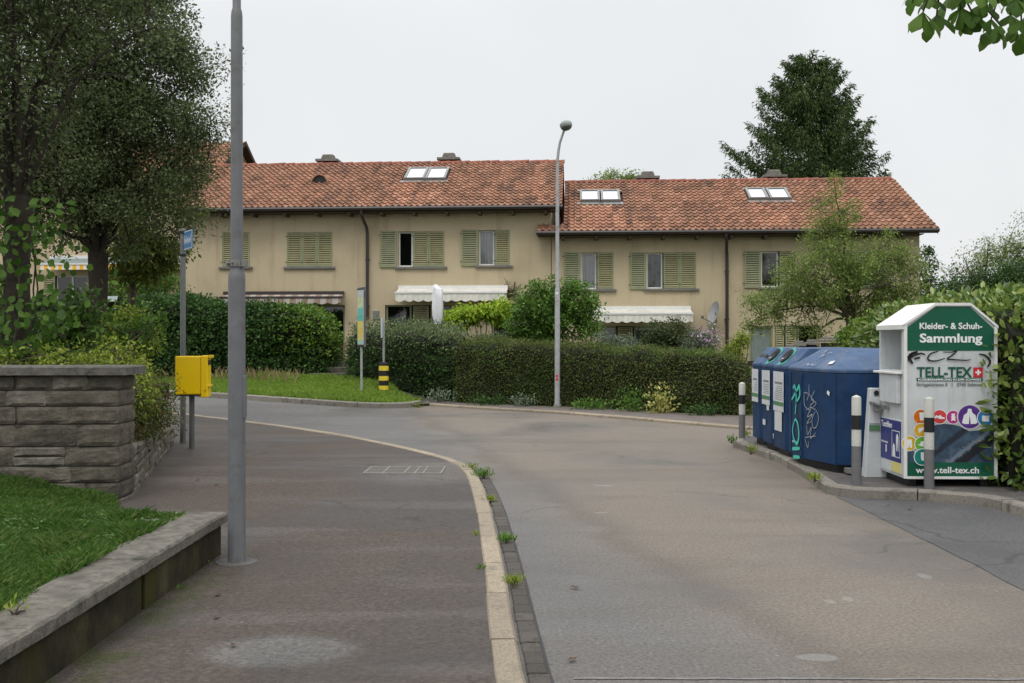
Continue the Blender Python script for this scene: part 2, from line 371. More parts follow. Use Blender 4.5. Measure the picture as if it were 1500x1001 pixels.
def denim():
    m, nt, b = newmat('denim_print'); co = coords(nt); sp = nt.nodes.new('ShaderNodeSeparateXYZ'); nt.links.new(co, sp.inputs[0])
    n1 = noi(nt, co, 7., 5, .7, .4)
    t = mth(nt, 'ADD', mth(nt, 'SUBTRACT', sp.outputs[2], mth(nt, 'MULTIPLY', sp.outputs[0], .77)), mth(nt, 'MULTIPLY', mth(nt, 'SUBTRACT', n1, .5), .10))
    c = ramp(nt, n1, [(.3, (.010, .022, .045)), (.5, (.035, .075, .125)), (.7, (.10, .17, .24))])
    w = nd(nt, 'ShaderNodeTexWave', Scale=26., Distortion=1.); w.wave_type = 'BANDS'; w.bands_direction = 'Z'; nt.links.new(co, w.inputs['Vector'])
    c = mix(nt, mth(nt, 'MULTIPLY', w.outputs['Fac'], .6), c, (.012, .022, .042))
    def band(cn, hw, soft): return maprange(nt, mth(nt, 'ABSOLUTE', mth(nt, 'SUBTRACT', t, cn)), hw+soft, hw)
    c = mix(nt, band(-.19, .035, .05), c, (.003, .005, .011))
    c = mix(nt, mth(nt, 'MULTIPLY', band(-.09, .012, .02), .8), c, (.14, .20, .27))
    vo = nd(nt, 'ShaderNodeTexVoronoi', Scale=42.); nt.links.new(co, vo.inputs['Vector'])
    st = mth(nt, 'MULTIPLY', mth(nt, 'ADD', band(-.115, .004, .006), band(-.055, .004, .006)), maprange(nt, vo.outputs['Distance'], .45, .3), clamp=True)
    c = mix(nt, st, c, (.42, .20, .08)); c = mix(nt, band(.12, .02, .04), c, (.008, .015, .03))
    nt.links.new(c, b.inputs['Base Color']); b.inputs['Roughness'].default_value = .5; return m
M['denim'] = denim()
def glassmat():
    m, nt, b = newmat('window_glass')
    nt.nodes.remove(b)
    tr = nd(nt, 'ShaderNodeBsdfTransparent'); tr.inputs[0].default_value = (.82, .84, .84, 1)
    gl = nd(nt, 'ShaderNodeBsdfGlossy', Roughness=.03); gl.inputs[0].default_value = (1, 1, 1, 1)
    fr = nd(nt, 'ShaderNodeFresnel', IOR=1.75)
    ms = nd(nt, 'ShaderNodeMixShader'); nt.links.new(fr.outputs[0], ms.inputs[0])
    nt.links.new(tr.outputs[0], ms.inputs[1]); nt.links.new(gl.outputs[0], ms.inputs[2])
    nt.links.new(ms.outputs[0], nt.nodes['Material Output'].inputs[0]); return m
M['glass'] = glassmat()
def skyglass():
    m, nt, b = newmat('skylight_glass'); b.inputs['Base Color'].default_value = (.05, .055, .06, 1)
    b.inputs['Metallic'].default_value = 1.; b.inputs['Base Color'].default_value = (.60, .63, .66, 1); b.inputs['Roughness'].default_value = .06; return m
M['skyglass'] = skyglass()
def stripes(name, a, bcol, period, duty=.5, axis=0):
    m, nt, b = newmat(name); co = coords(nt); s = nt.nodes.new('ShaderNodeSeparateXYZ'); nt.links.new(co, s.inputs[0])
    f = mth(nt, 'FRACT', mth(nt, 'DIVIDE', s.outputs[axis], period)); f = mth(nt, 'GREATER_THAN', f, duty)
    nt.links.new(mix(nt, f, a, bcol), b.inputs['Base Color']); b.inputs['Roughness'].default_value = .85; return m
M['stripe_brown'] = stripes('awning_striped', (.27, .20, .155), (.42, .38, .34), .42)
M['stripe_yellow'] = stripes('awning_yellow_striped', (.80, .42, .02), (.74, .70, .64), .30)
# foliage
L = {}
L['olive'] = leafmat('leaf_olive', [(.055, .078, .027), (.080, .108, .042), (.11, .142, .060), (.15, .18, .09)], .38, .65, .12)
L['dark'] = leafmat('leaf_dark', [(.016, .03, .010), (.03, .052, .017), (.05, .08, .028)], .2)
L['hedge'] = leafmat('leaf_hedge', [(.020, .048, .012), (.040, .09, .022), (.08, .15, .04)], .28)
L['hedgebr'] = leafmat('leaf_hedge_bright', [(.05, .11, .018), (.11, .20, .03), (.20, .27, .04)], .3)
L['privet'] = leafmat('leaf_privet', [(.06, .09, .035), (.12, .16, .07), (.21, .25, .13)], .3)
L['yew'] = leafmat('leaf_yew', [(.042, .066, .016), (.075, .108, .027), (.11, .14, .042), (.15, .14, .06)], .2, .7, .1)
L['bush'] = leafmat('leaf_bush', [(.045, .10, .016), (.085, .175, .028), (.16, .27, .055)], .35)
L['lime'] = leafmat('leaf_lime', [(.15, .26, .02), (.27, .40, .035), (.42, .50, .06)], .4)
L['round'] = leafmat('leaf_round', [(.03, .045, .015), (.055, .08, .026), (.10, .12, .05)], .2)
L['grey'] = leafmat('leaf_greyish', [(.07, .10, .065), (.13, .17, .11), (.20, .24, .17)], .25)
L['apple'] = leafmat('leaf_apple', [(.09, .14, .03), (.16, .225, .05), (.26, .32, .10)], .4)
L['laurel'] = leafmat('leaf_laurel', [(.038, .078, .012), (.085, .15, .025), (.16, .23, .045), (.25, .30, .08)], .3, .3, .5)
L['vine'] = leafmat('leaf_vine', [(.028, .065, .010), (.055, .12, .018), (.11, .19, .035)], .4, .5, .2)
L['weed'] = leafmat('leaf_weed', [(.10, .15, .016), (.19, .26, .03), (.30, .34, .07)], .4)
L['robinia'] = leafmat('leaf_robinia', [(.05, .085, .016), (.10, .145, .026), (.20, .20, .03)], .35)
L['spruce'] = leafmat('needle', [(.026, .042, .016), (.050, .078, .028), (.09, .125, .045)], .15, .8, .04)
L['chestnut'] = leafmat('leaf_chestnut', [(.04, .09, .012), (.07, .14, .022), (.11, .19, .035)], .5)
L['flower'] = leafmat('petal_purple', [(.28, .16, .28), (.42, .28, .40), (.5, .4, .48)], .3)
L['petal'] = leafmat('petal_white', [(.6, .6, .45), (.75, .75, .65), (.8, .8, .7)], .3)
L['variegated'] = leafmat('leaf_variegated', [(.12, .15, .03), (.40, .40, .12), (.55, .52, .2)], .3)
L['grass'] = leafmat('grass_blade', [(.028, .070, .012), (.048, .112, .017), (.078, .152, .026), (.16, .20, .07)], .35, .5)
L['verge'] = leafmat('verge_blade', [(.10, .18, .022), (.18, .29, .04), (.28, .37, .08)], .35, .5)
L['deadvine'] = simple('dead_vine', (.09, .055, .04), .95)

# ------------------------------------------------------------------ vegetation
def in_ell(rg, ells, n, shell=.35):
    out = []; w = np.array([e[3]*e[4]*e[5] for e in ells]); w = w/w.sum()
    idx = rg.choice(len(ells), n, p=w)
    d = unit(rg.normal(size=(n, 3))); r = (shell+(1-shell)*rg.random((n, 1)))
    r = np.where(rg.random((n, 1)) < .3, rg.random((n, 1))**.5, r)
    e = np.array(ells)[idx]
    return e[:, :3]+d*r*e[:, 3:6]
def bez(a, b, c, n):
    return [a*(1-t)**2+b*2*t*(1-t)+c*t*t for t in [i/n for i in range(n+1)]]
def crown_tree(name, base, fork, tr, ells, ncl, nlv, cr, ls, mat, seed, label, cat, bark='bark', group=None, nmain=9, asp=.3,
               twigs=5, droop=0., pnames=('trunk', 'crown'), updir=.2, twr=.006, trunk_sides=10, shape=4, cflat=.8, lean=0., limb=1.):
    """ells in world space; base a Vector; fork = height of the fork above the base"""
    rg = np.random.default_rng(seed); rd = random.Random(seed)
    root = empty(name, base, 0, label, cat, group); base = Vector(base)
    E = [(e[0]-base.x, e[1]-base.y, e[2]-base.z, e[3], e[4], e[5]) for e in ells]
    P = in_ell(rg, E, ncl)
    mb = MB(); fk = Vector((lean, 0, fork))
    prof = [(0, 1.35), (.08, 1.1), (.3, 1.), (.7, .95), (1, 1.05)]
    mb.tube([Vector((lean*t, 0, fork*t))+Vector((rd.uniform(-1, 1), rd.uniform(-1, 1), 0))*tr*.15 for t, k in prof], [tr*k for t, k in prof], trunk_sides)
    sel = [0]; dd = np.linalg.norm(P-P[0], axis=1)
    while len(sel) < min(nmain, ncl):
        j = int(dd.argmax()); sel.append(j); dd = np.minimum(dd, np.linalg.norm(P-P[j], axis=1))
    nodes = []; 
    for j in sel:
        p = Vector(P[j]); ctl = fk.lerp(p, .35)+Vector((0, 0, (p-fk).length*updir))
        pts = bez(fk-Vector((0, 0, tr)), ctl, p, 9)
        pts = [q+Vector((rd.uniform(-1, 1), rd.uniform(-1, 1), rd.uniform(-1, 1)))*.03*(p-fk).length*(0 if k in (0, 9) else .5) for k, q in enumerate(pts)]
        r0 = tr*rd.uniform(.35, .6)*limb
        mb.tube(pts, [r0*(1-k/9)**.8+.008 for k in range(10)], 6, cap=False)
        for k, q in enumerate(pts[2:]): nodes.append((q, r0*(1-(k+2)/9)**.8+.006))
    NP = np.array([tuple(q) for q, r in nodes])
    for j in range(ncl):
        if j in sel: continue
        p = Vector(P[j]); dist = np.linalg.norm(NP-P[j], axis=1); k = int((dist+.25*np.maximum(0, NP[:, 2]-P[j, 2])).argmin()); q, r = nodes[k]
        mid = q.lerp(p, .5)+Vector((rd.uniform(-1, 1), rd.uniform(-1, 1), rd.uniform(0, 1)))*.12*(p-q).length
        mb.tube(bez(q, mid, p, 4), [max(twr*1.5, min(r, .3*tr)*.6*(1-t/4*.8)) for t in range(5)], 4, cap=False)
        for _ in range(twigs):
            d = Vector((rd.gauss(0, 1), rd.gauss(0, 1), rd.gauss(.1-droop, .8))).normalized()*cr*rd.uniform(.7, 1.6)
            mb.tube([p, p+d*.5+Vector((0, 0, .05*cr)), p+d-Vector((0, 0, droop*cr*.3))], [twr, twr*.7, twr*.3], 3, cap=False)
    mb.build(pnames[0], M[bark], root, smooth=True)
    n = ncl*nlv; ci = np.repeat(np.arange(ncl), nlv)
    csz = (rg.random(ncl)*.7+.65)[ci][:, None]
    off = np.clip(rg.normal(size=(n, 3)), -1.75, 1.75)*cr*.55*csz; off[:, 2] *= cflat
    pos = P[ci]+off
    D = unit(off)*.5+rg.normal(size=(n, 3))*.6; D[:, 2] -= droop
    N = rg.normal(size=(n, 3))*.6+np.array([0, 0, 1.])
    Ls = ls*(.6+.8*rg.random(n))
    leaf_mesh(pnames[1], pos, Ls, Ls*asp, D, N, mat, root, droop=.1, shape=shape)
    return root

def hedge(name, secs, mat, dens, ls, seed, label, cat='hedge', rough=.08, asp=.35, fluff=.05, mats2=None, step=.18, tips=0., shape=4, updir=0.):
    """secs: (front point xy, back point xy, z base, z top), swept left to right"""
    rg = np.random.default_rng(seed); base = Vector((secs[0][0][0], secs[0][0][1], secs[0][2]))
    root = empty(name, base, 0, label, cat)
    S = []
    for a, b in zip(secs[:-1], secs[1:]):
        k = max(1, int((Vector(b[0])-Vector(a[0])).length/step))
        for i in range(k):
            t = i/k; S.append([Vector(a[0]).lerp(Vector(b[0]), t), Vector(a[1]).lerp(Vector(b[1]), t), a[2]*(1-t)+b[2]*t, a[3]*(1-t)+b[3]*t])
    S.append([Vector(secs[-1][0]), Vector(secs[-1][1]), secs[-1][2], secs[-1][3]])
    prof = []
    H = max(s[3]-s[2] for s in secs); nz = max(3, int(H/step)); dpt = (Vector(secs[0][0])-Vector(secs[0][1])).length; ny = max(2, int(dpt/step))
    for i in range(nz+1): prof.append((0 if i < nz else .04, i/nz*(.97 if i == nz else 1)))
    for i in range(1, ny): prof.append((i/ny, 1.))
    for i in range(nz, -1, -1): prof.append((1 if i < nz else .96, i/nz*(.97 if i == nz else 1)))
    V = []; n = len(prof)
    ends = len(S)
    for si, s in enumerate(S):
        cen = s[0].lerp(s[1], .5)
        for u, w in prof:
            p2 = s[0].lerp(s[1], u); z = s[2]+(s[3]-s[2])*w
            p = Vector((p2.x, p2.y, z)); q = p-Vector((cen.x, cen.y, (s[2]+s[3])/2))
            nz1 = noise.noise(p*1.3+Vector((seed, 0, 0)))*rough*1.6+noise.noise(p*4.)*rough
            p += q.normalized()*nz1
            V.append(p-base)
    Fc = []
    for i in range(ends-1):
        for k in range(n-1): Fc.append((i*n+k, (i+1)*n+k, (i+1)*n+k+1, i*n+k+1))
    # end caps as strips
    def cap(i, flip):
        b0 = i*n
        for k in range((n-1)//2):
            q = (b0+k, b0+k+1, b0+n-2-k, b0+n-1-k)
            if len(set(q)) == 4: Fc.append(q[::-1] if flip else q)
    cap(0, False); cap(ends-1, True)
    me = bpy.data.meshes.new('twig_core'); me.from_pydata([tuple(v) for v in V], [], Fc); link('shaded_twig_core', me, M['hedgecore'], root)  # solid filler core, its dark colour standing for shade inside the hedge
    A = np.array([tuple(v) for v in V]); Fq = np.array(Fc)
    a, b, c, d = (A[Fq[:, i]] for i in range(4)); nn = np.cross(c-a, d-b); ar = np.linalg.norm(nn, axis=1)/2
    keep = ar > 1e-7; a, b, c, d, nn, ar = (x[keep] for x in (a, b, c, d, nn, ar)); nn = unit(nn)
    mid = A.mean(0)
    cnt = int(ar.sum()*dens); fi = rg.choice(len(ar), cnt, p=ar/ar.sum()); u = rg.random((cnt, 1)); v = rg.random((cnt, 1))
    P = (a[fi]*(1-u)+b[fi]*u)*(1-v)+(d[fi]*(1-u)+c[fi]*u)*v
    N = nn[fi]
    # outward sign check against section centre
    cz = np.array([[noise.noise(Vector(p)*2.2+Vector((9, seed, 0)))] for p in P[::max(1, cnt//4000)]])
    P = P+N*(rg.random((cnt, 1))**1.5*fluff*2.2-.03)
    if tips > 0:   # shoots standing above the top
        m = N[:, 2] > .5; P[m, 2] += (rg.random(m.sum())**2.2)*tips
    D = N*.8+rg.normal(size=(cnt, 3))*.75; D[:, 2] += updir
    NN = N*.5+rg.normal(size=(cnt, 3))*.6+np.array([0, 0, .5])
    Ls = ls*(.6+.8*rg.random(cnt))
    if mats2:
        sel = mats2[1](P+np.array(base), rg)
        leaf_mesh('foliage', P[~sel], Ls[~sel], Ls[~sel]*asp, D[~sel], NN[~sel], mat, root, shape=shape)
        if sel.any(): leaf_mesh('bright_foliage', P[sel], Ls[sel], Ls[sel]*asp, D[sel], NN[sel], mats2[0], root, shape=shape)
    else: leaf_mesh('foliage', P, Ls, Ls*asp, D, NN, mat, root, shape=shape)
    return root

def grass(name, X, Y, Z, h, w, mat, seed, label, lean=.5):
    rg = np.random.default_rng(seed); n = len(X)
    an = rg.random(n)*6.283; hh = h*(.5+rg.random(n)*.9); le = hh*lean*rg.random(n); la = rg.random(n)*6.283
    B = np.stack([X, Y, Z], 1); dx = np.stack([np.cos(an), np.sin(an), 0*an], 1)*w/2
    lv = np.stack([np.cos(la)*le, np.sin(la)*le, hh], 1)
    V = np.stack([B-dx, B+dx, B+lv*.55+dx*.8+np.array([0, 0, 0]), B+lv*np.array([1.3, 1.3, 1.])], 1)
    V[:, 2, :] = (B+lv*np.array([.35, .35, .6])+dx*.7); 
    f = np.arange(n*4).reshape(n, 4)
    o = np_mesh(name, V.reshape(-1, 3), f, mat); return tag(o, label, 'grass', None, 'stuff')

# ------------------------------------------------------------------ camera, sky, sun
cam = bpy.data.cameras.new('camera'); co_ = bpy.data.objects.new('camera', cam); COL.objects.link(co_)
co_.location = (0, 0, CAMZ); co_.rotation_euler = (math.pi/2, 0, 0)
cam.sensor_width = 36; cam.lens = 35; cam.clip_end = 3000; cam.clip_start = .05; SC.camera = co_
W = bpy.data.worlds.new('World'); SC.world = W; W.use_nodes = True; nt = W.node_tree
bg = nt.nodes['Background']; sky = nt.nodes.new('ShaderNodeTexSky'); sky.sky_type = 'NISHITA'; sky.sun_disc = False
SUN_EL, SUN_AZ = math.radians(58), math.radians(200)   # behind the photographer, slightly left
sky.sun_elevation = SUN_EL; sky.sun_rotation = SUN_AZ; sky.air_density = 1.5; sky.dust_density = 3.
tc = nt.nodes.new('ShaderNodeTexCoord'); sp = nt.nodes.new('ShaderNodeSeparateXYZ'); nt.links.new(tc.outputs['Generated'], sp.inputs[0])
cl = noi(nt, tc.outputs['Generated'], 2.2, 5, .5, .6)
hz_ = ramp(nt, maprange(nt, sp.outputs[2], .30, .85), [(0, (8.9, 9.05, 9.2)), (1, (23, 23.2, 23.6))])
cc = mix(nt, 1., hz_, ramp(nt, cl, [(.3, (.93, .935, .94)), (.7, (1.05, 1.045, 1.04))]), 'MULTIPLY')
nt.links.new(mix(nt, .93, sky.outputs[0], cc), bg.inputs['Color']); bg.inputs['Strength'].default_value = .1
sl = bpy.data.lights.new('sun', 'SUN'); sl.energy = .9; sl.angle = math.radians(18); sl.color = (1, .96, .9)
so = bpy.data.objects.new('sun', sl); COL.objects.link(so)
sd = Vector((math.sin(SUN_AZ)*math.cos(SUN_EL), math.cos(SUN_AZ)*math.cos(SUN_EL), math.sin(SUN_EL)))
so.rotation_euler = sd.to_track_quat('Z', 'Y').to_euler(); so.location = (0, -10, 20)
SC.view_settings.view_transform = 'Standard'; SC.view_settings.look = 'None'; SC.view_settings.exposure = 0; SC.view_settings.gamma = 1
SC.render.engine = 'CYCLES'

# ------------------------------------------------------------------ ground
def interp(pl, x, ax=0, ay=1):
    if x <= pl[0][ax]: return pl[0][ay]
    for a, b in zip(pl[:-1], pl[1:]):
        if x <= b[ax]:
            return a[ay]+(b[ay]-a[ay])*(x-a[ax])/(b[ax]-a[ax])
    return pl[-1][ay]
def hz(x, y): return .24*sm((y-19)/10)*sm(-x/8)
def sheet(name, xs, ys, zf, mat, kind='structure', cond=None):
    mb = MB(); nx, ny = len(xs), len(ys)
    mb.v = [(x, y, zf(x, y)) for y in ys for x in xs]
    for j in range(ny-1):
        for i in range(nx-1):
            mb.f.append((j*nx+i, j*nx+i+1, (j+1)*nx+i+1, (j+1)*nx+i)); mb.m.append(0)
    return tag(mb.build(name, mat, smooth=True), kind=kind)
def fr(a, b, s):
    n = max(1, round((b-a)/s)); return [a+(b-a)*i/n for i in range(n+1)]
sheet('ground', [-600, -200, -80]+fr(-60, 60, 4)+[80, 200, 600], [-200, -60]+fr(-40, 80, 4)+[120, 300, 900], lambda x, y: -.06-(.0 if y < 80 else .004*(y-80)), M['green'])
sheet('road', fr(-40, 40, 1), fr(-12, 36, 1), hz, M['road'])
# far kerb line
FK = [(-40, 36), (-16, 30.5), (-12, 28.2), (-8, 26), (-5.66, 24.9), (-3.9, 24.1), (-3.1, 24.0), (-2.55, 24.35), (-2.3, 25.2), (-1.9, 25.3), (1, 22.9), (4.25, 18.9), (6, 17.6), (9, 16.6), (40, 14)]
def ykerb(x): return interp(FK, x)
def vz(x, v):
    yk = ykerb(x); l2 = sm((-x-1.6)/2.2); r = sm((x+3)/12)
    return hz(x, yk)+.105*(l2+(1-l2)*.35)+.1*min(v, 6)*l2*sm(v/.6+.3)
def ground_z(x, y): return vz(x, max(0, y-ykerb(x)))
VS = [0, .12, .3, .6, 1, 1.5, 2, 2.6, 3.3, 4, 5, 6, 8, 10, 14, 20, 30]
def vstrip(name, xs, vs, mat, lift=0., kind='structure', v0=None):
    mb = MB(); n = len(vs)
    for x in xs:
        for v in vs:
            mb.v.append((x, ykerb(x)+v, vz(x, v)+lift))
    for i in range(len(xs)-1):
        for k in range(n-1):
            mb.f.append((i*n+k, (i+1)*n+k, (i+1)*n+k+1, i*n+k+1)); mb.m.append(0)
    return tag(mb.build(name, mat, smooth=True), kind=kind)
vstrip('garden_ground', fr(-40, 40, .5), VS, M['green'])
vstrip('footpath', fr(-2.3, 1.2, .3), [.1, .6, 1.1, 1.6], M['path'], .006)
vstrip('footpath', fr(1.2, 12, .3), [.1, .6, 1.1, 1.8, 2.6, 3.3], M['path'], .006)

def kerb_line(name, pts, w, top, mat, zf, stone=1.0, gap=.008, base=-.05, side=1, seed=0):
    """stones laid along a polyline; side: +1 widens to the left of travel"""
    rd = random.Random(seed); mb = MB(); P = [Vector((p[0], p[1])) for p in pts]
    # dense resample
    D = []
    for a, b in zip(P[:-1], P[1:]):
        k = max(1, int((b-a).length/.05)); D += [a.lerp(b, i/k) for i in range(k)]
    D.append(P[-1]); cum = [0]
    for a, b in zip(D[:-1], D[1:]): cum.append(cum[-1]+(b-a).length)
    def at(s):
        s = max(0, min(cum[-1], s)); import bisect
        i = min(len(D)-2, max(0, bisect.bisect(cum, s)-1)); t = (s-cum[i])/max(1e-6, cum[i+1]-cum[i]); return D[i].lerp(D[i+1], t)
    def nrm(s):
        d = at(s+.15)-at(s-.15); d.normalize(); return Vector((-d.y, d.x))*side
    s = 0
    while s < cum[-1]-.05:
        ln = min(stone*rd.uniform(.85, 1.15), cum[-1]-s); k = max(2, int(ln/.2)+1); n0 = len(mb.v)
        ww = w*rd.uniform(.95, 1.04); dz = rd.uniform(-.004, .004)
        for i in range(k+1):
            q = s+gap/2+(ln-gap)*i/k; c = at(q); n_ = nrm(q)
            j = rd.uniform(-.003, .003)
            for u, z in ((0, base), (j, top-.02+dz), (.018, top+dz), (ww-.012, top+dz), (ww, top-.014+dz), (ww, base)):
                p = c+n_*u; mb.v.append((p.x, p.y, z+zf(p.x, p.y)))
        for i in range(k):
            for m in range(5):
                a = n0+i*6+m; mb.f.append((a, a+6, a+7, a+1) if side > 0 else (a, a+1, a+7, a+6)); mb.m.append(0)
        mb.f.append(tuple(n0+m for m in range(6))); mb.m.append(0)
        e = n0+k*6; mb.f.append(tuple(e+m for m in range(5, -1, -1))); mb.m.append(0)
        s += ln
    return tag(mb.build(name, mat), kind='structure')
# left pavement: the kerb's road edge, from near to far
LK = [(.13, .5), (.12, 4.0), (.055, 4.85), (.0, 5.9), (-.045, 6.9), (-.13, 8.4), (-.2, 9.6), (-.31, 11.0), (-.42, 12.1), (-.56, 12.9), (-.82, 13.7), (-1.25, 14.55), (-1.8, 15.5), (-2.83, 17.1), (-4.5, 19.2), (-6.0, 20.7), (-8.2, 22.6), (-11, 24.2), (-14, 25.6)]
kerb_line('kerb', LK, .145, .05, M['kerb'], hz, 1.0, seed=1, side=1)
LE = [(-2.17, -6), (-2.17, 7.6), (-3.0, 7.7), (-4.0, 9.9), (-5.3, 15.6), (-5.9, 16.8), (-7.3, 18.6), (-14, 21.6)]  # left edge of the pavement (x, y)
def kx(y): return interp([(p[1], p[0]) for p in LK], y)-.135
def lx(y): return interp([(p[1], p[0]) for p in LE], y)-.12
mb = MB(); ys = fr(-6, 25.2, .3)
for y in ys:
    a, b = (lx(y), (.0 if y < .5 else kx(y)))
    for k in range(9):
        x = a+(b-a)*k/8; mb.v.append((x, y, .04+hz(x, y)))
for j in range(len(ys)-1):
    for i in range(8): q = j*9+i; mb.f.append((q, q+1, q+10, q+9)); mb.m.append(0)
tag(mb.build('pavement', M['pave'], smooth=True), kind='structure')
# gutter setts along the straight part
mb = MB(); rd = random.Random(4); y = .6
while y < 12.6:
    ln = rd.uniform(.14, .24); x = interp([(p[1], p[0]) for p in LK], y)+.012
    mb.obox(x+.058, y+ln/2, 0, .105+rd.uniform(-.006, .006), ln-.008, .03+rd.uniform(-.006, .006), .04, ch=.006); y += ln
tag(mb.build('gutter_setts', M['sett']), kind='structure')
# dark tar joint beside the setts
mb = MB(); 
for a, b in zip(fr(.6, 12.4, .4)[:-1], fr(.6, 12.4, .4)[1:]):
    f_ = lambda q: interp([(p[1], p[0]) for p in LK], q)+.128
    mb.face([(f_(a), a, .004), (f_(a)+.016, a, .004), (f_(b)+.016, b, .004), (f_(b), b, .004)])
tag(mb.build('gutter_joint', M['black']), kind='structure')
# drain / inset cover in the pavement
g = empty('drain_cover', (-1.33, 12.42, .045), -.02, 'rectangular pale-edged concrete cover set flush in the left pavement near the kerb bend', 'drain cover')
mb = MB(); mb.box(-.46, .46, -.3, .3, -.02, .004); mb.build('slab', simple('cover', (.10, .09, .082), .9, .2, 10., .4, 80.), g)
mb = MB()
for x0, x1, y0, y1 in [(-.48, .48, -.33, -.3), (-.48, .48, .3, .33), (-.48, -.46, -.3, .3), (.46, .48, -.3, .3)]+[(x-.008, x+.008, -.3, .3) for x in (-.24, .02, .15, .25)]:
    mb.box(x0, x1, y0, y1, -.02, .008)
mb.build('frame', simple('cover_edge', (.21, .20, .18), .9, .3, 20.), g)
# far kerbs
kerb_line('far_kerb', [(x, y) for x, y in FK if -40 < x < -2.2][0:], .2, .125, M['kerbg'], hz, 1.6, seed=2, side=1, gap=.012)
kerb_line('footpath_kerb', [(-2.1, 25.15), (1, 22.75), (4.25, 18.75), (6, 17.5), (9, 16.5)], .16, .06, M['kerb'], hz, 1.1, seed=3, side=1, gap=.015)
# container stand
PK = [(3.72, 16.3), (3.45, 15.6), (3.62, 13.6), (3.55, 12.2), (3.40, 10.75), (3.58, 10.48), (4.2, 10.32), (4.74, 9.98), (4.86, 9.1), (4.95, 7), (5.0, 3), (5.0, -4)]
mb = MB(); top = [(x+.02, y+.02, .096) for x, y in PK]+[(12, -4, .096), (12, 16.2, .096)]
mb.face(top[::-1]); mb.build('container_stand', M['plat'])['kind'] = 'structure'
kerb_line('stand_kerb', PK, .15, .105, M['kerbg'], lambda x, y: 0, 1.05, seed=5, side=1, gap=.012)
mb = MB(); mb.face([*[(3.44-.02*max(0, 9-y)+.035*noise.noise(Vector((y*1.7, 3, 0)))+.012*noise.noise(Vector((y*9, 1, 0))), y, .004) for y in fr(-10.6, 4, .12) for y in [-y]], (4.99, -4, .004), (4.85, 9.1, .004), (4.7, 9.98, .004), (4.2, 10.3, .004)])
mb.build('driveway', M['drive'])['kind'] = 'structure'
# road joint close to the camera
mb = MB(); rd = random.Random(3); xs = fr(.3, 3.2, .1); yj = [4.86+rd.uniform(-.006, .006)-.02*i/len(xs) for i in range(len(xs))]
for i in range(len(xs)-1): mb.face([(xs[i], yj[i], .004), (xs[i+1], yj[i+1], .004), (xs[i+1], yj[i+1]+.022, .004), (xs[i], yj[i]+.022+rd.uniform(-.004, .004), .004)])
mb.build('road_joint', simple('joint', (.165, .16, .155), .8, .3, 20.))['kind'] = 'structure'
# ---- lawn and bed on the left
def lawn_z(x, y): return .335+.02*noise.noise(Vector((x*1.5, y*1.5, 0)))-.29*sm((y-7.2)/2.2)*sm((x+5.6)/2.2)
def lawn_right(y): return -2.51 if y < 7.5 else interp([(7.5, -2.97), (9.9, -3.95)], y)
mb = MB(); ys = fr(-4, 9.9, .2)
for y in ys:
    for k in range(21):
        x = -9+(lawn_right(y)+9)*k/20; mb.v.append((x, y, lawn_z(x, y)-.01))
for j in range(len(ys)-1):
    for i in range(20): q = j*21+i; mb.f.append((q, q+1, q+22, q+21)); mb.m.append(0)
tag(mb.build('lawn', M['soil'], smooth=True), kind='structure')
rg = np.random.default_rng(11); n = 210000
gy = 4.0+rg.random(n)**.8*5.85; gr = np.where(gy < 7.45, -2.51, -2.97+(gy-7.5)*(-1.0/2.4)); gl = -.53*gy-.35
gx = gl+(gr+.03-gl)*rg.random(n); k = gx < gr+.03; gx, gy = gx[k], gy[k]
gz = np.array([lawn_z(a, b)-.015 for a, b in zip(gx, gy)])
clump = np.array([noise.noise(Vector((a*3, b*3, 5))) for a, b in zip(gx, gy)])
grass('lawn_grass', gx, gy, gz, .05*(1+.9*clump), .006, L['grass'], 1, 'short dark green lawn grass behind the low coped wall', .9)
# clover / broad weeds in the lawn
n = 5200; wy = 4.2+rg.random(n)*5; wx = -.53*wy-.2+rg.random(n)*(2.6); k = wx < -2.54; wx, wy = wx[k], wy[k]
cl_ = np.array([noise.noise(Vector((a*2.2, b*2.2, 1))) for a, b in zip(wx, wy)]); k = (cl_ > .12) & ~((wy > 7.3) & (wx > -2.95-(wy-7.5)*.42)); wx, wy = wx[k], wy[k]
P = np.stack([wx, wy, np.array([lawn_z(a, b)+.02 for a, b in zip(wx, wy)])+rg.random(len(wx))*.025], 1)
D = rg.normal(size=P.shape); D[:, 2] *= .3; o = leaf_mesh('lawn_clover', P, .03*(.6+rg.random(len(P))), .011, D, rg.normal(size=P.shape)*.3+np.array([0, 0, 1.]), leafmat('leaf_clover', [(.05, .11, .03), (.085, .17, .05), (.12, .22, .07)]))
tag(o, 'small clover leaves scattered through the lawn', 'clover', None, 'stuff')
# garden bed level behind the sandstone wall
BE = [(-3.98, 10.3), (-5.32, 15.6), (-5.95, 16.9), (-7.4, 18.75), (-14, 21.8)]
mb = MB(); ys = fr(10.2, 21.8, .4)
bx = lambda y: interp([(p[1], p[0]) for p in BE], y)-.1
bedz = lambda x, y: .42-.14*sm((y-10.5)/5)+.25*sm((-x-5.5)/4)
for y in ys:
    for k in range(13):
        x = -16+(bx(y)+16)*k/12; mb.v.append((x, y, bedz(x, y)))
for j in range(len(ys)-1):
    for i in range(12): q = j*13+i; mb.f.append((q, q+1, q+14, q+13)); mb.m.append(0)
tag(mb.build('bed_soil', M['soil'], smooth=True), kind='structure')

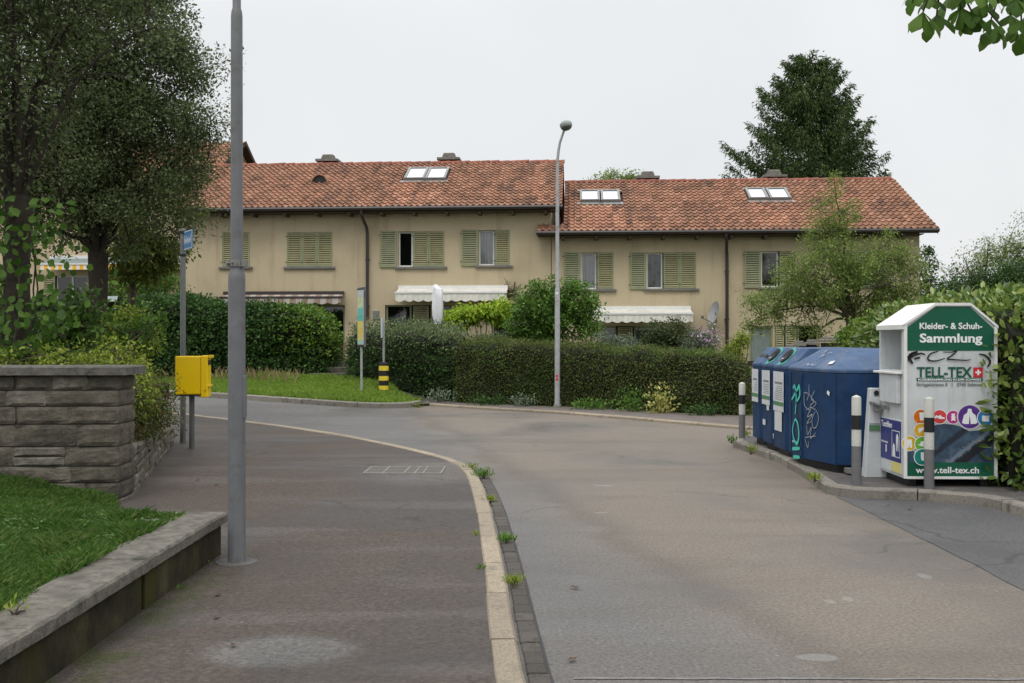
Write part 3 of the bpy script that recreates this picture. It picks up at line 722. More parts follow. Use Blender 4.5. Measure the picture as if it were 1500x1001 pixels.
# verge grass on the island
rg = np.random.default_rng(21); n = 120000
vx = -14+rg.random(n)*11.6; vv = .16+rg.random(n)**.8*3.4
lim = np.array([min(3.5, max(.0, (-2.2-x)*2.6+.2)) for x in vx]); k = vv < lim; vx, vv = vx[k], vv[k]
vy = np.array([ykerb(x) for x in vx])+vv; vzz = np.array([vz(x, v) for x, v in zip(vx, vv)])
vh = .085*(1+.5*np.array([noise.noise(Vector((a, b, 2))) for a, b in zip(vx, vy)]))*(1+.9*np.clip(vv-2.2, 0, 1))
grass('verge_grass', vx, vy, vzz, vh, .014, L['verge'], 5, 'bright unmown grass on the kerbed verge in front of the hedges', .7)
rg = np.random.default_rng(22); n = 900; x_ = -13.5+rg.random(n)*7.6
v_ = 2.0+rg.random(n)*1.2; y_ = np.array([ykerb(a) for a in x_])+v_
grass('dry_grass_stalks', x_, y_, np.array([vz(a, b) for a, b in zip(x_, v_)]), .30, .012, leafmat('dry_stalk', [(.16, .12, .06), (.26, .20, .10), (.34, .28, .16)]), 6, 'dry brown seed stalks at the back of the verge behind the yellow box', .4)

# ------------------------------------------------------------------ sandstone wall (left)
def stone_courses(mb, u0, u1, z0, z1, put, rd, hs=(.12, .23), ls=(.24, .68), rough=.018, ztop=None):
    z = z0
    while z < z1-.02:
        h = min(rd.uniform(*hs), z1-z)
        if z1-z-h < .06: h = z1-z
        u = u0-rd.uniform(0, .1)
        while u < u1:
            l = rd.uniform(*ls)*(1.15 if h > .15 else .9); a, b = max(u, u0), min(u+l, u1)
            if u1-b < .12: b = u1; l = 9
            zt = z+h
            if ztop is not None and zt > ztop((a+b)/2): zt = ztop((a+b)/2)
            if b-a > .04 and zt-z > .03:
                if h > .16 and rd.random() < .22 and b-a > .25:
                    put(a, b, z, z+(zt-z)*.5, rd.uniform(-.3, 1)*rough); put(a, b, z+(zt-z)*.5, zt, rd.uniform(-.3, 1)*rough)
                else: put(a, b, z, zt, rd.uniform(-.3, 1)*rough)
            u += l
        z += h
def rock(mb, c, s, rz, rd):
    """rough-faced block: subdivided box with noise"""
    n = 5; base = len(mb.v); co, si = math.cos(rz), math.sin(rz); off = Vector((rd.uniform(0, 50), rd.uniform(0, 50), 0))
    idx = {}
    def vert(i, j, k):
        key = (i, j, k)
        if key in idx: return idx[key]
        p = Vector(((i/n-.5)*s[0], (j/2-.5)*s[1], (k/n-.5)*s[2]))
        e = min(i, n-i, k, n-k) 
        q = p.copy(); bl = noise.noise(q*9+off)*.014+noise.noise(q*24+off)*.006
        if j in (0, 2): q.y += (1 if j == 2 else -1)*((.010 if e > 0 else -.008)+bl)
        if i in (0, n): q.x += (1 if i == n else -1)*((.006 if 0 < k < n else -.004)+bl*.7)
        if k in (0, n): q.z += (1 if k == n else -1)*(-.003+bl*.2)
        mb.v.append((c[0]+co*q.x-si*q.y, c[1]+si*q.x+co*q.y, c[2]+q.z)); idx[key] = len(mb.v)-1; return idx[key]
    def quad(a, b, c_, d): mb.f.append((vert(*a), vert(*b), vert(*c_), vert(*d))); mb.m.append(0)
    for i in range(n):
        for k in range(n):
            quad((i, 0, k), (i+1, 0, k), (i+1, 0, k+1), (i, 0, k+1)); quad((i, 2, k), (i, 2, k+1), (i+1, 2, k+1), (i+1, 2, k))
        for j in range(2):
            quad((i, j, n), (i+1, j, n), (i+1, j+1, n), (i, j+1, n)); quad((i, j, 0), (i, j+1, 0), (i+1, j+1, 0), (i+1, j, 0))
    for k in range(n):
        for j in range(2):
            quad((0, j, k), (0, j, k+1), (0, j+1, k+1), (0, j+1, k)); quad((n, j, k), (n, j+1, k), (n, j+1, k+1), (n, j, k+1))
rd = random.Random(12)
wroot = empty('sandstone_wall', (-3.94, 9.95, 0), 0, 'tall wall of rough brown sandstone blocks with a thick projecting cap', 'wall')
ang = math.radians(2.5); L0 = 5.0
mb = MB()
def put(a, b, z0, z1, pr):
    cx_ = -(a+b)/2; th = .46
    rock(mb, (cx_*math.cos(ang), .23*1+cx_*math.sin(ang)-pr*0, (z0+z1)/2), (b-a-.008, th+pr*2, z1-z0-.008), ang, rd)
stone_courses(mb, 0, L0, -.1, 1.31, put, rd)
mb.build('stones', M['stone'], wroot)
mb = MB(); mb.obox(-L0/2*math.cos(ang), .23-L0/2*math.sin(ang), .6, L0-.06, .42, 1.40, ang); mb.build('mortar', M['mortar'], wroot)
mb = MB(); nseg = 40
def slab(mb, x0, x1, y0, y1, z0, z1, rz=0., seed=0, st=.1, amp=.008):
    nx = max(2, int((x1-x0)/st)); ny = max(2, int((y1-y0)/st)); c_, s_ = math.cos(rz), math.sin(rz)
    base = len(mb.v); W_ = nx+1
    ring = []
    for lev, z in ((0, z0), (1, z1-.015), (2, z1)):
        for j in range(ny+1):
            for i in range(nx+1):
                x = x0+(x1-x0)*i/nx; y = y0+(y1-y0)*j/ny; e = i in (0, nx) or j in (0, ny)
                nn = noise.noise(Vector((x*11+seed, y*11, lev*.4)))
                if e:
                    ins = (.012 if lev == 2 else 0)+nn*amp
                    x += (ins if i == 0 else -ins if i == nx else 0); y += (ins if j == 0 else -ins if j == ny else 0)
                zz = z+(nn*amp*.5 if lev else 0)
                mb.v.append((c_*x-s_*y, s_*x+c_*y, zz))
    N_ = (nx+1)*(ny+1)
    for i in range(nx):
        for j in range(ny):
            a = base+2*N_+j*W_+i; mb.f.append((a, a+1, a+W_+1, a+W_)); mb.m.append(0)
            a = base+j*W_+i; mb.f.append((a, a+W_, a+W_+1, a+1)); mb.m.append(0)
    for l in (0, 1):
        b0 = base+l*N_
        for i in range(nx):
            a = b0+i; mb.f.append((a, a+1, a+1+N_, a+N_)); mb.m.append(0)
            a = b0+ny*W_+i; mb.f.append((a, a+N_, a+1+N_, a+1)); mb.m.append(0)
        for j in range(ny):
            a = b0+j*W_; mb.f.append((a, a+N_, a+W_+N_, a+W_)); mb.m.append(0)
            a = b0+j*W_+nx; mb.f.append((a, a+W_, a+W_+N_, a+N_)); mb.m.append(0)
slab(mb, -L0, .10, -.07, .54, 1.315, 1.405, ang, 3, .07)
mb.build('cap', simple('wall_cap_shaded', (.105, .098, .085), .92, .6, 16., 1., 45., dirt=(.05, .048, .038), dscale=4.), wroot)  # darker copy of the coping colour, shade on this cap painted in
# low wall running back beside the pavement
lroot = empty('low_stone_wall', (-3.98, 10.44, 0), 0, 'low sandstone kerb wall holding the shrub bed beside the pavement', 'wall')
dv = Vector((-5.36+3.98, 15.75-10.44)); LL = dv.length; la = math.atan2(dv.y, dv.x); rd = random.Random(8); mb = MB()
lt = lambda u: .56-.27*min(1, u/LL)
def put2(a, b, z0, z1, pr):
    m = (a+b)/2; x = math.cos(la)*m-math.sin(la)*.12; y = math.sin(la)*m+math.cos(la)*.12
    rock(mb, (x, y, (z0+z1)/2), (b-a-.008, .24+pr*2, z1-z0-.008), la, rd)
stone_courses(mb, 0, LL, -.08, .56, put2, rd, (.07, .15), (.2, .5), .02, lt)
mb.build('stones', M['stone'], lroot)
mb = MB()
for i in range(12):
    m = LL*(i+.5)/12; mb.obox(math.cos(la)*m-math.sin(la)*.12, math.sin(la)*m+math.cos(la)*.12, lt(m)/2-.06, LL/12+.002*(i % 2), .19, lt(m)+.05, la)
mb.build('mortar', M['mortar'], lroot)
# coped retaining wall by the lawn
rroot = empty('retaining_wall', (-2.17, 7.6, 0), 0, 'low mossy concrete retaining wall with grey stone coping along the pavement', 'wall')
mb = MB()
for y0, y1 in ((-.02, -1.62), (-1.64, -4.2), (-4.22, -7), (-7.02, -12)):
    mb.box(-.30, -.035-.003*(y0 < -1.7), y1, y0-.03, -.1, .275)
mb.box(-.8, -.302, -.28, -.06, -.1, .272)
mb.build('wall_body', M['conc'], rroot, bevel=.008)
for k, (y0, y1) in enumerate(((-.36, .0), (-1.66, -.364), (-3.1, -1.668), (-4.6, -3.108), (-6.4, -4.608), (-9, -6.408), (-12, -9.008))):
    mb = MB(); slab(mb, -.34 if k else -.82, .0, y0, y1, .278+.002*(k % 2), .352+.003*(k % 2), 0, k*7., .06, .009); mb.build('coping_slab', M['cap'], rroot)

# ------------------------------------------------------------------ terraced houses
HA = math.radians(3.8); HO = Vector((70/F*34, 34, 0))
HU = Vector((math.cos(HA), -math.sin(HA), 0)); HV = Vector((math.sin(HA), math.cos(HA), 0))
def fp(x, y, off=0.):
    r = Vector(((x-CX)/F, 1, -(y-CY)/F)); t = (HO.dot(HV)-off)/r.dot(HV)
    p = r*t; q = p-Vector((HO.x, HO.y, 0)); return q.dot(HU), CAMZ+p.z
def fu(x, off=0.): return fp(x, 500, off)[0]
def fz(x, y, off=0.): return fp(x, y, off)[1]

def facade(mb, u0, u1, z0, z1, ops, rev=.16, th=.3, y=0.):
    us = sorted({u0, u1}|{a for o in ops for a in o[:2]}); zs = sorted({z0, z1}|{a for o in ops for a in o[2:4]})
    for a, b in zip(us[:-1], us[1:]):
        for c, d in zip(zs[:-1], zs[1:]):
            mu, mz = (a+b)/2, (c+d)/2
            if any(o[0] < mu < o[1] and o[2] < mz < o[3] for o in ops): continue
            mb.face([(a, y, c), (b, y, c), (b, y, d), (a, y, d)])
    for a, b, c, d in [o[:4] for o in ops]:
        mb.face([(a, y, c), (a, y, d), (a, y+th, d), (a, y+th, c)]); mb.face([(b, y, c), (b, y+th, c), (b, y+th, d), (b, y, d)])
        mb.face([(a, y, d), (b, y, d), (b, y+th, d), (a, y+th, d)]); mb.face([(a, y, c), (a, y+th, c), (b, y+th, c), (b, y, c)])
def shutter(root, a, b, z0, z1, y, closed=True, label=None):
    """louvred leaf: frame and slats"""
    mb = MB(); f = .055; d = .035
    mb.box(a, a+f, y-d, y, z0, z1); mb.box(b-f, b, y-d, y, z0, z1); mb.box(a+f, b-f, y-d, y, z1-f, z1); mb.box(a+f, b-f, y-d, y, z0, z0+f*1.2)
    o = mb.build('shutter', M['shutter'], root)
    if label: o['label'] = label
    mb = MB(); n = max(6, int((z1-z0-2*f)/.072)); zz0, zz1 = z0+f*1.2, z1-f
    for i in range(n):
        z = zz0+(zz1-zz0)*(i+.5)/n; h = (zz1-zz0)/n
        mb.face([(a+f, y-d+.002, z-h*.40), (b-f, y-d+.002, z-h*.40), (b-f, y-d+.014, z+h*.22), (a+f, y-d+.014, z+h*.22)])
    mb.box(a+f, b-f, y-.008, y-.003, zz0, zz1, 1)  # dark backing sheet paints the shade between the slats
    mb.build('slats', [M['slat'] if closed else M['shutter'], M['slatshade']], o)
    # hinges
    for z in (z0+.15, z1-.15): mb = MB(); mb.box(a-.05, a+.03, y-d-.01, y-d, z-.012, z+.012); mb.build('hinge', M['brown'], o)
def window(root, a, b, z0, z1, mode='dark', leaves=1, y=.12, mat='white'):
    mb = MB(); f = .055
    mb.box(a+.002, a+f, y, y+.05, z0+.002, z1-.002); mb.box(b-f, b-.002, y, y+.05, z0+.002, z1-.002); mb.box(a+f, b-f, y, y+.05, z1-f, z1-.002); mb.box(a+f, b-f, y, y+.05, z0+.002, z0+f)
    for k in range(1, leaves): m = a+(b-a)*k/leaves; mb.box(m-.04, m+.04, y-.01, y+.04, z0+f, z1-f)
    w = mb.build('window', M[mat], root)
    mb = MB(); mb.face([(a+f, y+.025, z0+f), (b-f, y+.025, z0+f), (b-f, y+.025, z1-f), (a+f, y+.025, z1-f)]); mb.build('pane', M['glass'], w)
    if mode != 'dark':
        mb = MB(); n = max(8, int((b-a)/.03)); pts = [(a+.01+(b-a-.02)*i/n, y+.12+.016*math.sin(i*1.9)+.01*math.sin(i*.7)) for i in range(n+1)]
        for p, q in zip(pts[:-1], pts[1:]): mb.face([(p[0], p[1], z0+.02), (q[0], q[1], z0+.02), (q[0], q[1], z1-.02), (p[0], p[1], z1-.02)])
        mb.build('curtain', M['curtain' if mode == 'white' else 'curtgrey'], w, smooth=True)
    return w
def sill(root, a, b, z):
    mb = MB(); mb.box(a-.1, b+.1, -.09, .11, z-.075, z-.002); mb.build('sill', M['sill'], root, bevel=.008)

TW, TE = .21, .325
def tile_mesh(mb, u0, u1, s_eave, ridge_n, eave, sl, nz, skip, clean, rd, jit=.004):
    """S-profile pantiles: eave point (y,z), slope unit vector sl=(dy,dz), normal nz"""
    prof = [(0, .030), (.14, .010), (.42, .0), (.64, .012), (.76, .050), (.88, .058), (1.03, .034)]
    nu = int(round((u1-u0)/TW)); tw = (u1-u0)/nu
    for r in range(ridge_n):
        for c in range(nu):
            ua = u0+c*tw; um = ua+tw/2; sa = r*TE; smid = sa+TE/2
            if any(k[0] < um < k[1] and k[2] < smid < k[3] for k in skip): continue
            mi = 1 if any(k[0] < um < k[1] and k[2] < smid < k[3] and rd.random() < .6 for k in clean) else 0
            j = rd.uniform(-jit, jit); js = rd.uniform(-.008, .008); base = len(mb.v)
            for (s, lift) in ((sa-.03+js, .056+j), (sa+TE+.01+js, .006)):
                for t, h in prof:
                    y = eave[0]+sl[0]*s+nz[0]*(h+lift); z = eave[1]+sl[1]*s+nz[1]*(h+lift)
                    mb.v.append((ua+t*tw, y, z))
            for t, h in prof:   # lip
                s = sa-.03+js; hh = h+.056+j-.045
                mb.v.append((ua+t*tw, eave[0]+sl[0]*s+nz[0]*hh, eave[1]+sl[1]*s+nz[1]*hh))
            for i in range(6):
                mb.f.append((base+i, base+i+1, base+8+i, base+7+i)); mb.m.append(mi)
                mb.f.append((base+14+i, base+15+i, base+i+1, base+i)); mb.m.append(mi)
def roof(root, u0, u1, eave_off, ridge_d, ze, zr, skip=(), clean=(), extra=None, seed=0, verge_l=True):
    Ls = math.hypot(ridge_d+eave_off, zr-ze); sl = ((ridge_d+eave_off)/Ls, (zr-ze)/Ls); nz = (-sl[1], sl[0])
    rd = random.Random(seed); mb = MB(); rn = int(Ls/TE)
    tile_mesh(mb, u0, u1, 0, rn, (-eave_off, ze), sl, nz, skip, clean, rd)
    if extra: tile_mesh(mb, extra[0], extra[1], 0, extra[2], (-eave_off, ze), sl, nz, (), (), rd)
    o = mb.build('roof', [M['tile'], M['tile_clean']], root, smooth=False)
    # deck: front and back slope with thickness
    mb = MB(); t = .10; yb = 2*ridge_d+eave_off
    P = [(-eave_off+.02, ze-.005), (ridge_d, zr-.01), (yb, ze-.005)]
    Q = [(-eave_off+.06, ze-.12), (ridge_d, zr-.16), (yb-.04, ze-.12)]
    for i in range(2):
        mb.face([(u0, *P[i]), (u1, *P[i]), (u1, *P[i+1]), (u0, *P[i+1])]); mb.face([(u0, *Q[i]), (u0, *Q[i+1]), (u1, *Q[i+1]), (u1, *Q[i])])
        mb.face([(u0, *P[i]), (u0, *P[i+1]), (u0, *Q[i+1]), (u0, *Q[i])]); mb.face([(u1, *P[i]), (u1, *Q[i]), (u1, *Q[i+1]), (u1, *P[i+1])])
    mb.face([(u0, *P[0]), (u0, *Q[0]), (u1, *Q[0]), (u1, *P[0])]); mb.face([(u0, *P[2]), (u1, *P[2]), (u1, *Q[2]), (u0, *Q[2])])
    mb.build('roof_deck', M['deck'], o)
    # ridge caps
    mb = MB(); x = u0
    while x < u1-.1:
        b = min(x+.38, u1+.03); r0, r1 = .125, .10; k = 6; base = len(mb.v); dz = rd.uniform(-.006, .012)
        for xx, r in ((x-.02, r1), (b, r0)):
            for i in range(k+1):
                a = math.pi*i/k; mb.v.append((xx, ridge_d-math.cos(a)*r*1.1, zr-.015+math.sin(a)*r+dz))
        for i in range(k): mb.f.append((base+i, base+k+1+i, base+k+2+i, base+i+1)); mb.m.append(0)
        mb.f.append(tuple(base+k+1+i for i in range(k+1))); mb.m.append(0); x = b-.03+.03
    mb.build('ridge_tiles', M['ridge'], o)
    return o, Ls, sl, nz
def on_roof(sl, nz, eo, ze, u, s, h): return (u, -eo+sl[0]*s+nz[0]*h, ze+sl[1]*s+nz[1]*h)
def roof_hit(x, y, eo, ze, sl, nz):
    """pixel -> (u, s) on the roof plane"""
    r = Vector(((x-CX)/F, 1, -(y-CY)/F)); c = HO+HV*(-eo); c.z = ze
    n = HV*nz[0]+Vector((0, 0, nz[1])); t = (c-Vector((0, 0, CAMZ))).dot(n)/r.dot(n)
    p = r*t+Vector((0, 0, CAMZ)); q = p-c; return (p-HO).dot(HU), (q.dot(HV)*sl[0]+q.z*sl[1])
def slopebox(mb, sl, nz, eo, ze, u0, u1, s0, s1, h0, h1, mi=0):
    n = len(mb.v)
    for h in (h0, h1):
        for s in (s0, s1):
            for u in (u0, u1): mb.v.append(on_roof(sl, nz, eo, ze, u, s, h))
    for f in [(0, 2, 3, 1), (4, 5, 7, 6), (0, 1, 5, 4), (2, 6, 7, 3), (0, 4, 6, 2), (1, 3, 7, 5)]:
        mb.f.append(tuple(n+i for i in f)); mb.m.append(mi)
def skylight(ro, sl, nz, eo, ze, u0, u1, s0, s1):
    g = .085
    mb = MB()
    for a, b, c, d in ((u0, u1, s0, s0+g), (u0, u1, s1-g, s1), (u0, u0+g, s0+g, s1-g), (u1-g, u1, s0+g, s1-g)): slopebox(mb, sl, nz, eo, ze, a, b, c, d, .0, .14)
    slopebox(mb, sl, nz, eo, ze, u0-.1, u1+.1, s0-.22, s0-.002, .0, .07); slopebox(mb, sl, nz, eo, ze, u0-.1, u1+.1, s1+.002, s1+.1, .0, .08)
    w = mb.build('skylight', M['zinc'], ro)
    mb = MB(); slopebox(mb, sl, nz, eo, ze, u0+g, u1-g, s0+g, s1-g, .09, .115); mb.build('pane', M['skyglass'], w)
    mb = MB(); slopebox(mb, sl, nz, eo, ze, u0+.02, u1-.02, s0+.015, s0+g-.005, .141, .155); mb.build('flap', M['brown'], w)
def chimney(ro, u, y, z0, z1, w=.62, d=.5):
    mb = MB(); mb.box(u-w/2, u+w/2, y-d/2, y+d/2, z0, z1); c = mb.build('chimney', M['brick'], ro)
    mb = MB(); mb.box(u-w/2-.13, u+w/2+.13, y-d/2-.13, y+d/2+.13, z1+.001, z1+.09); mb.box(u-w/2+.06, u+w/2-.06, y-d/2+.06, y+d/2-.06, z1+.091, z1+.2)
    mb.obox(u, y, z1+.25, w*.72, d*.7, .10, 0, ch=.03); mb.build('chimney_cap', M['concgrey'], c)
def gutter(root, u0, u1, y, z):
    mb = MB(); mb.tube([(u0, y, z), (u1, y, z)], .072, 8); mb.build('gutter', M['brown'], root)
def rafters(root, u0, u1, eo, ze):
    mb = MB(); mb.box(u0+.02, u1-.02, -eo+.1, -.004, ze-.15, ze-.125)
    u = u0+.3
    while u < u1: mb.box(u-.05, u+.05, -eo+.08, -.006, ze-.24, ze-.152); u += 1.12
    mb.build('soffit', M['soffit'], root)
def downpipe(root, u, zt, zb, eo):
    mb = MB(); mb.tube([(u, -eo, zt), (u, -eo, zt-.15), (u+.04, -eo+.2, zt-.33), (u+.08, -.14, zt-.52), (u+.1, -.10, zt-.7), (u+.1, -.10, zb)], .055, 10)
    for z in np.arange(zb+.5, zt-.8, 1.6): mb.obox(u+.1, -.06, z, .15, .09, .035)
    mb.build('downpipe', M['brown'], root, smooth=True)
def awning(root, x0, x1, y0, y1, out=.75, mat='awning', scallop=.16, side_drop=.0, frontonly=False):
    """valance seen between pixel rows y0..y1 at distance out in front of the wall"""
    u0, za = fp(x0, y0, out); u1, _ = fp(x1, y0, out); zb = fz((x0+x1)/2, y1, out); za = fz((x0+x1)/2, y0, out)
    mb = MB(); n = int((u1-u0)/scallop*6); per = scallop*2
    for i in range(n):
        a = u0+(u1-u0)*i/n; b = u0+(u1-u0)*(i+1)/n
        sa = abs(math.sin(math.pi*(a-u0)/per))*.055; sb = abs(math.sin(math.pi*(b-u0)/per))*.055
        w1, w2 = .012*math.sin(i*.9), .012*math.sin((i+1)*.9)
        mb.face([(a, -out+w1-.02, zb-sa+.03), (b, -out+w2-.02, zb-sb+.03), (b, -out-.005, za), (a, -out-.005, za)])
    mb.face([(u0, -out, za+.03), (u1, -out, za+.03), (u1, -.12, za+.05+.2*out), (u0, -.12, za+.05+.2*out)])
    o = mb.build('awning', M[mat], root)
    mb = MB(); mb.box(u0-.02, u1+.02, -out-.03, -out+.03, za, za+.06); mb.box(u0, u1, -.14, -.01, za+.03+.2*out, za+.16+.2*out)
    for u in (u0+.3, u1-.3): mb.tube([(u, -out, za), (u+.15*(1 if u < (u0+u1)/2 else -1), -out*.5, za+.05), (u, -.1, za+.08)], .022, 6)
    mb.build('awning_frame', M['white' if mat != 'stripe_brown' else 'brown'], o)
EO = .62; RD = 4.05
# ---- left house
hl = empty('terraced_house', HO, -HA, 'left beige terraced house, higher red tiled roof, mostly closed green shutters', 'house')
ul0, ul1 = fu(272), fu(822)-.35
zeL = fz(560, 304, EO); zrL = CAMZ+(CY-239)/F*(34+RD+.15)
opsL = {}
def op(x0, x1, y0, y1): a, zt = fp(x0, y0); b, _ = fp(x1, y0); zb = fz((x0+x1)/2, y1); return (a, b, zb, fz((x0+x1)/2, y0))
A_ = op(325, 366, 340, 391); B_ = op(420, 487, 340, 391); C_ = op(583, 651, 339, 391); D_ = op(701, 747, 337, 389)
E_ = op(466, 505, 447, 525); E_ = (E_[0], E_[1], .72, E_[3]); F_ = op(564, 662, 447, 500); G_ = op(720, 772, 445, 500)
mb = MB(); facade(mb, ul0, ul1, -.3, zeL-.05, [A_, B_, C_, D_, E_, F_, G_])
zt = zeL-.05; yb = 2*RD
def gable(mb, u, sgn, ze, zr, z0=-.3, y0=0):
    pts = [(u, y0, z0), (u, yb, z0), (u, yb, ze+.12), (u, RD, zr-.18), (u, y0, ze+.12)]
    mb.face(pts if sgn > 0 else pts[::-1])
gable(mb, ul0, -1, zeL, zrL); gable(mb, ul1, 1, zeL, zrL); mb.face([(ul0, yb, -.3), (ul0, yb, zt+.2), (ul1, yb, zt+.2), (ul1, yb, -.3)])
mb.build('wall', M['wall'], hl)
mb = MB(); mb.box(ul0+.05, ul1-.05, .75, .8, 0, zt-.1); mb.box(ul0+.05, ul1-.05, .31, .75, 3.02, 3.05); mb.build('unlit_interior', M['dark'], hl)
skyL = [roof_hit(*p, EO, zeL, (math.cos(.5), math.sin(.5)), (-math.sin(.5), math.cos(.5))) for p in ((592, 268),)]
Ls = math.hypot(RD+EO, zrL-zeL); slL = ((RD+EO)/Ls, (zrL-zeL)/Ls); nzL = (-slL[1], slL[0])
def rh(x, y, ze, sl, nz): return roof_hit(x, y, EO, ze, sl, nz)
def sky_px(x0, x1, y0, y1, ze, sl, nz):
    xb = x0+(0 if True else 0); a = rh(x0, y1, ze, sl, nz); b = rh(x1, y1, ze, sl, nz); t = rh((x0+x1)/2, y0, ze, sl, nz); return (a[0], b[0], a[1], t[1])
S1 = sky_px(591, 621, 250, 267, zeL, slL, nzL); S2 = sky_px(622, 652, 250, 267, zeL, slL, nzL)
V1 = sky_px(455, 481, 256, 271, zeL, slL, nzL)
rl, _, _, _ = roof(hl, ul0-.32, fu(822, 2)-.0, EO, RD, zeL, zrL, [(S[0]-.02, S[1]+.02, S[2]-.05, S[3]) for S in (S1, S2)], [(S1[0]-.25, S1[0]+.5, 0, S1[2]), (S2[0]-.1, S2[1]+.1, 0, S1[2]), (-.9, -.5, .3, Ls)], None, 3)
for S in (S1, S2): skylight(rl, slL, nzL, EO, zeL, *S)
# half-round roof vent
mb = MB(); u0_, s0_ = (V1[0]+V1[1])/2, V1[2]; k = 10; base = len(mb.v)
for dx, w in ((0, 1.), (1.0, .75)):
    for i in range(k+1):
        a = math.pi*i/k; p = on_roof(slL, nzL, EO, zeL, u0_+math.cos(a)*.30*w, s0_+dx*.9, .04); mb.v.append((p[0], p[1], p[2]+math.sin(a)*.33*(1 if dx == 0 else .15)))
for i in range(k): mb.f.append((base+i, base+i+1, base+k+2+i, base+k+1+i)); mb.m.append(0)
mb.tube([tuple(mb.v[base+i]) for i in range(k+1)], .03, 6)
vn = mb.build('roof_vent', M['tile'], rl)
mb = MB(); mb.face([tuple(Vector((mb_[0], mb_[1]+.04, mb_[2]))) for mb_ in vn.data.vertices and [tuple(v.co) for v in vn.data.vertices[:k+1]]]); mb.build('grille', M['black'], vn)
for xc in (481, 658): u, _ = fp(xc, 240, -RD-.5); chimney(rl, u, RD+.55, zrL-.7, CAMZ+(CY-235)/F*(38.7))
gutter(hl, ul0-.35, fu(822, EO)+.05, -EO-.03, zeL-.03); rafters(hl, ul0, ul1+.3, EO, zeL); downpipe(hl, fu(529, EO), zeL-.08, fz(530, 470), EO)
def closed(root, O, n, y=.03):
    w = (O[1]-O[0])/n
    for k in range(n): shutter(root, O[0]+w*k+.004, O[0]+w*(k+1)-.004, O[2]+.01, O[3]-.01, y)
closed(hl, A_, 2); closed(hl, B_, 3)
for O in (A_, B_, C_, D_): sill(hl, O[0], O[1], O[2])
ucs = fu(604); window(hl, C_[0], ucs, C_[2], C_[3], 'dark'); closed(hl, (ucs+.02, C_[1], C_[2], C_[3]), 2)
shutter(hl, fu(557), fu(581), C_[2]-.02, C_[3]+.02, -.02, False, 'shutter leaf folded back flat against the wall')
uds = fu(724); window(hl, D_[0], uds, D_[2], D_[3], 'white'); closed(hl, (uds+.02, D_[1], D_[2], D_[3]), 1)
shutter(hl, fu(676), fu(700), D_[2]-.02, D_[3]+.02, -.02, False, 'shutter leaf folded back flat against the wall')
# ground floor
mb = MB(); a, b, c, d = E_
for x0, x1 in ((a, a+.07), (b-.07, b)): mb.box(x0, x1, .1, .17, c, d)
mb.box(a, b, .1, .17, d-.07, d); dr = mb.build('garden_door', M['shutter'], hl)
mb = MB(); mb.face([(a+.07, .13, c), (b-.07, .13, c), (b-.07, .13, d-.07), (a+.07, .13, d-.07)]); mb.build('pane', M['glass'], dr)
def gwin(root, O, parts, split):
    for (x0, x1, kind) in parts:
        a, b = fu(x0), fu(x1)
        if kind == 's': shutter(root, a, b, O[2]+.02, O[3]-.03, .06)
        else: window(root, a, b, O[2], O[3], kind, split, .1, 'shutter' if kind != 'white' else 'white')
gwin(hl, F_, [(565, 602, 'dark'), (605, 628, 's'), (630, 661, 'dark')], 1)
gwin(hl, G_, [(721, 746, 'dark'), (748, 771, 's')], 1)
awning(hl, 579, 742, 430, 441, .7)
awning(hl, 322, 500, 437, 445, .45, 'stripe_brown', .21)
mb = MB(); u, z = fp(551, 455); mb.box(u-.11, u+.11, -.05, -.003, z-.32, z); mb.build('meter_box', M['zinc'], hl, bevel=.01)
mb = MB(); rd = random.Random(5); u, z = fp(750, 432)
for k in range(34):
    p = Vector((u+rd.uniform(-.18, .12), -.03, z+rd.uniform(-.1, .2))); pts = [p]
    for _ in range(4): p = p+Vector((rd.uniform(-.14, .14), rd.uniform(-.03, .01), rd.uniform(-.12, .16))); p.y = min(p.y, -.015); pts.append(p)
    mb.tube(pts, .008, 4, cap=False)
mb.tube([(u-.25, -.03, z-.35), (u-.1, -.04, z-.12), (u+.05, -.04, z+.1), (u+.1, -.05, z+.45)], .018, 5)
t_ = mb.build('climbing_vine', L['deadvine'], None); t_.location = HO; t_.rotation_euler = (0, 0, -HA)
tag(t_, 'leafless brown climbing vine on the beige wall right of the long white awning', 'vine')
# ---- right house
hr = empty('terraced_house', HO+HU*.02, -HA, 'right beige terraced house with the lower red tiled roof and several open shutters', 'house')
ur0, ur1 = ul1+.003, fu(1346)
zeR = fz(1080, 338, EO); zrR = CAMZ+(CY-266)/F*(33.6+RD)
H_ = op(850, 898, 370, 424); I_ = op(946, 1019, 370, 423); J_ = op(1114, 1164, 368, 421); K_ = op(1258, 1307, 366, 419)
M_ = op(1097, 1131, 478, 560); M_ = (M_[0], M_[1], .1, M_[3]); L_ = op(880, 970, 478, 520); N_ = op(1134, 1200, 477, 520)
mb = MB(); facade(mb, ur0, ur1, -.3, zeR-.05, [H_, I_, J_, K_, M_, L_, N_])
gable(mb, ur1, 1, zeR, zrR); gable(mb, ur0, -1, zeR, zrR); mb.face([(ur0, yb, -.3), (ur0, yb, zeR), (ur1, yb, zeR), (ur1, yb, -.3)])
mb.build('wall', M['wall'], hr)
mb = MB(); mb.box(ur0+.05, ur1-.05, .75, .8, 0, zeR-.15); mb.box(ur0+.05, ur1-.05, .31, .75, 2.5, 2.53); mb.build('unlit_interior', M['dark'], hr)
LsR = math.hypot(RD+EO, zrR-zeR); slR = ((RD+EO)/LsR, (zrR-zeR)/LsR); nzR = (-slR[1], slR[0])
T1, T2 = sky_px(849, 878, 283, 299, zeR, slR, nzR), sky_px(880, 908, 283, 299, zeR, slR, nzR)
T3, T4 = sky_px(1097, 1126, 280, 296, zeR, slR, nzR), sky_px(1128, 1159, 280, 296, zeR, slR, nzR)
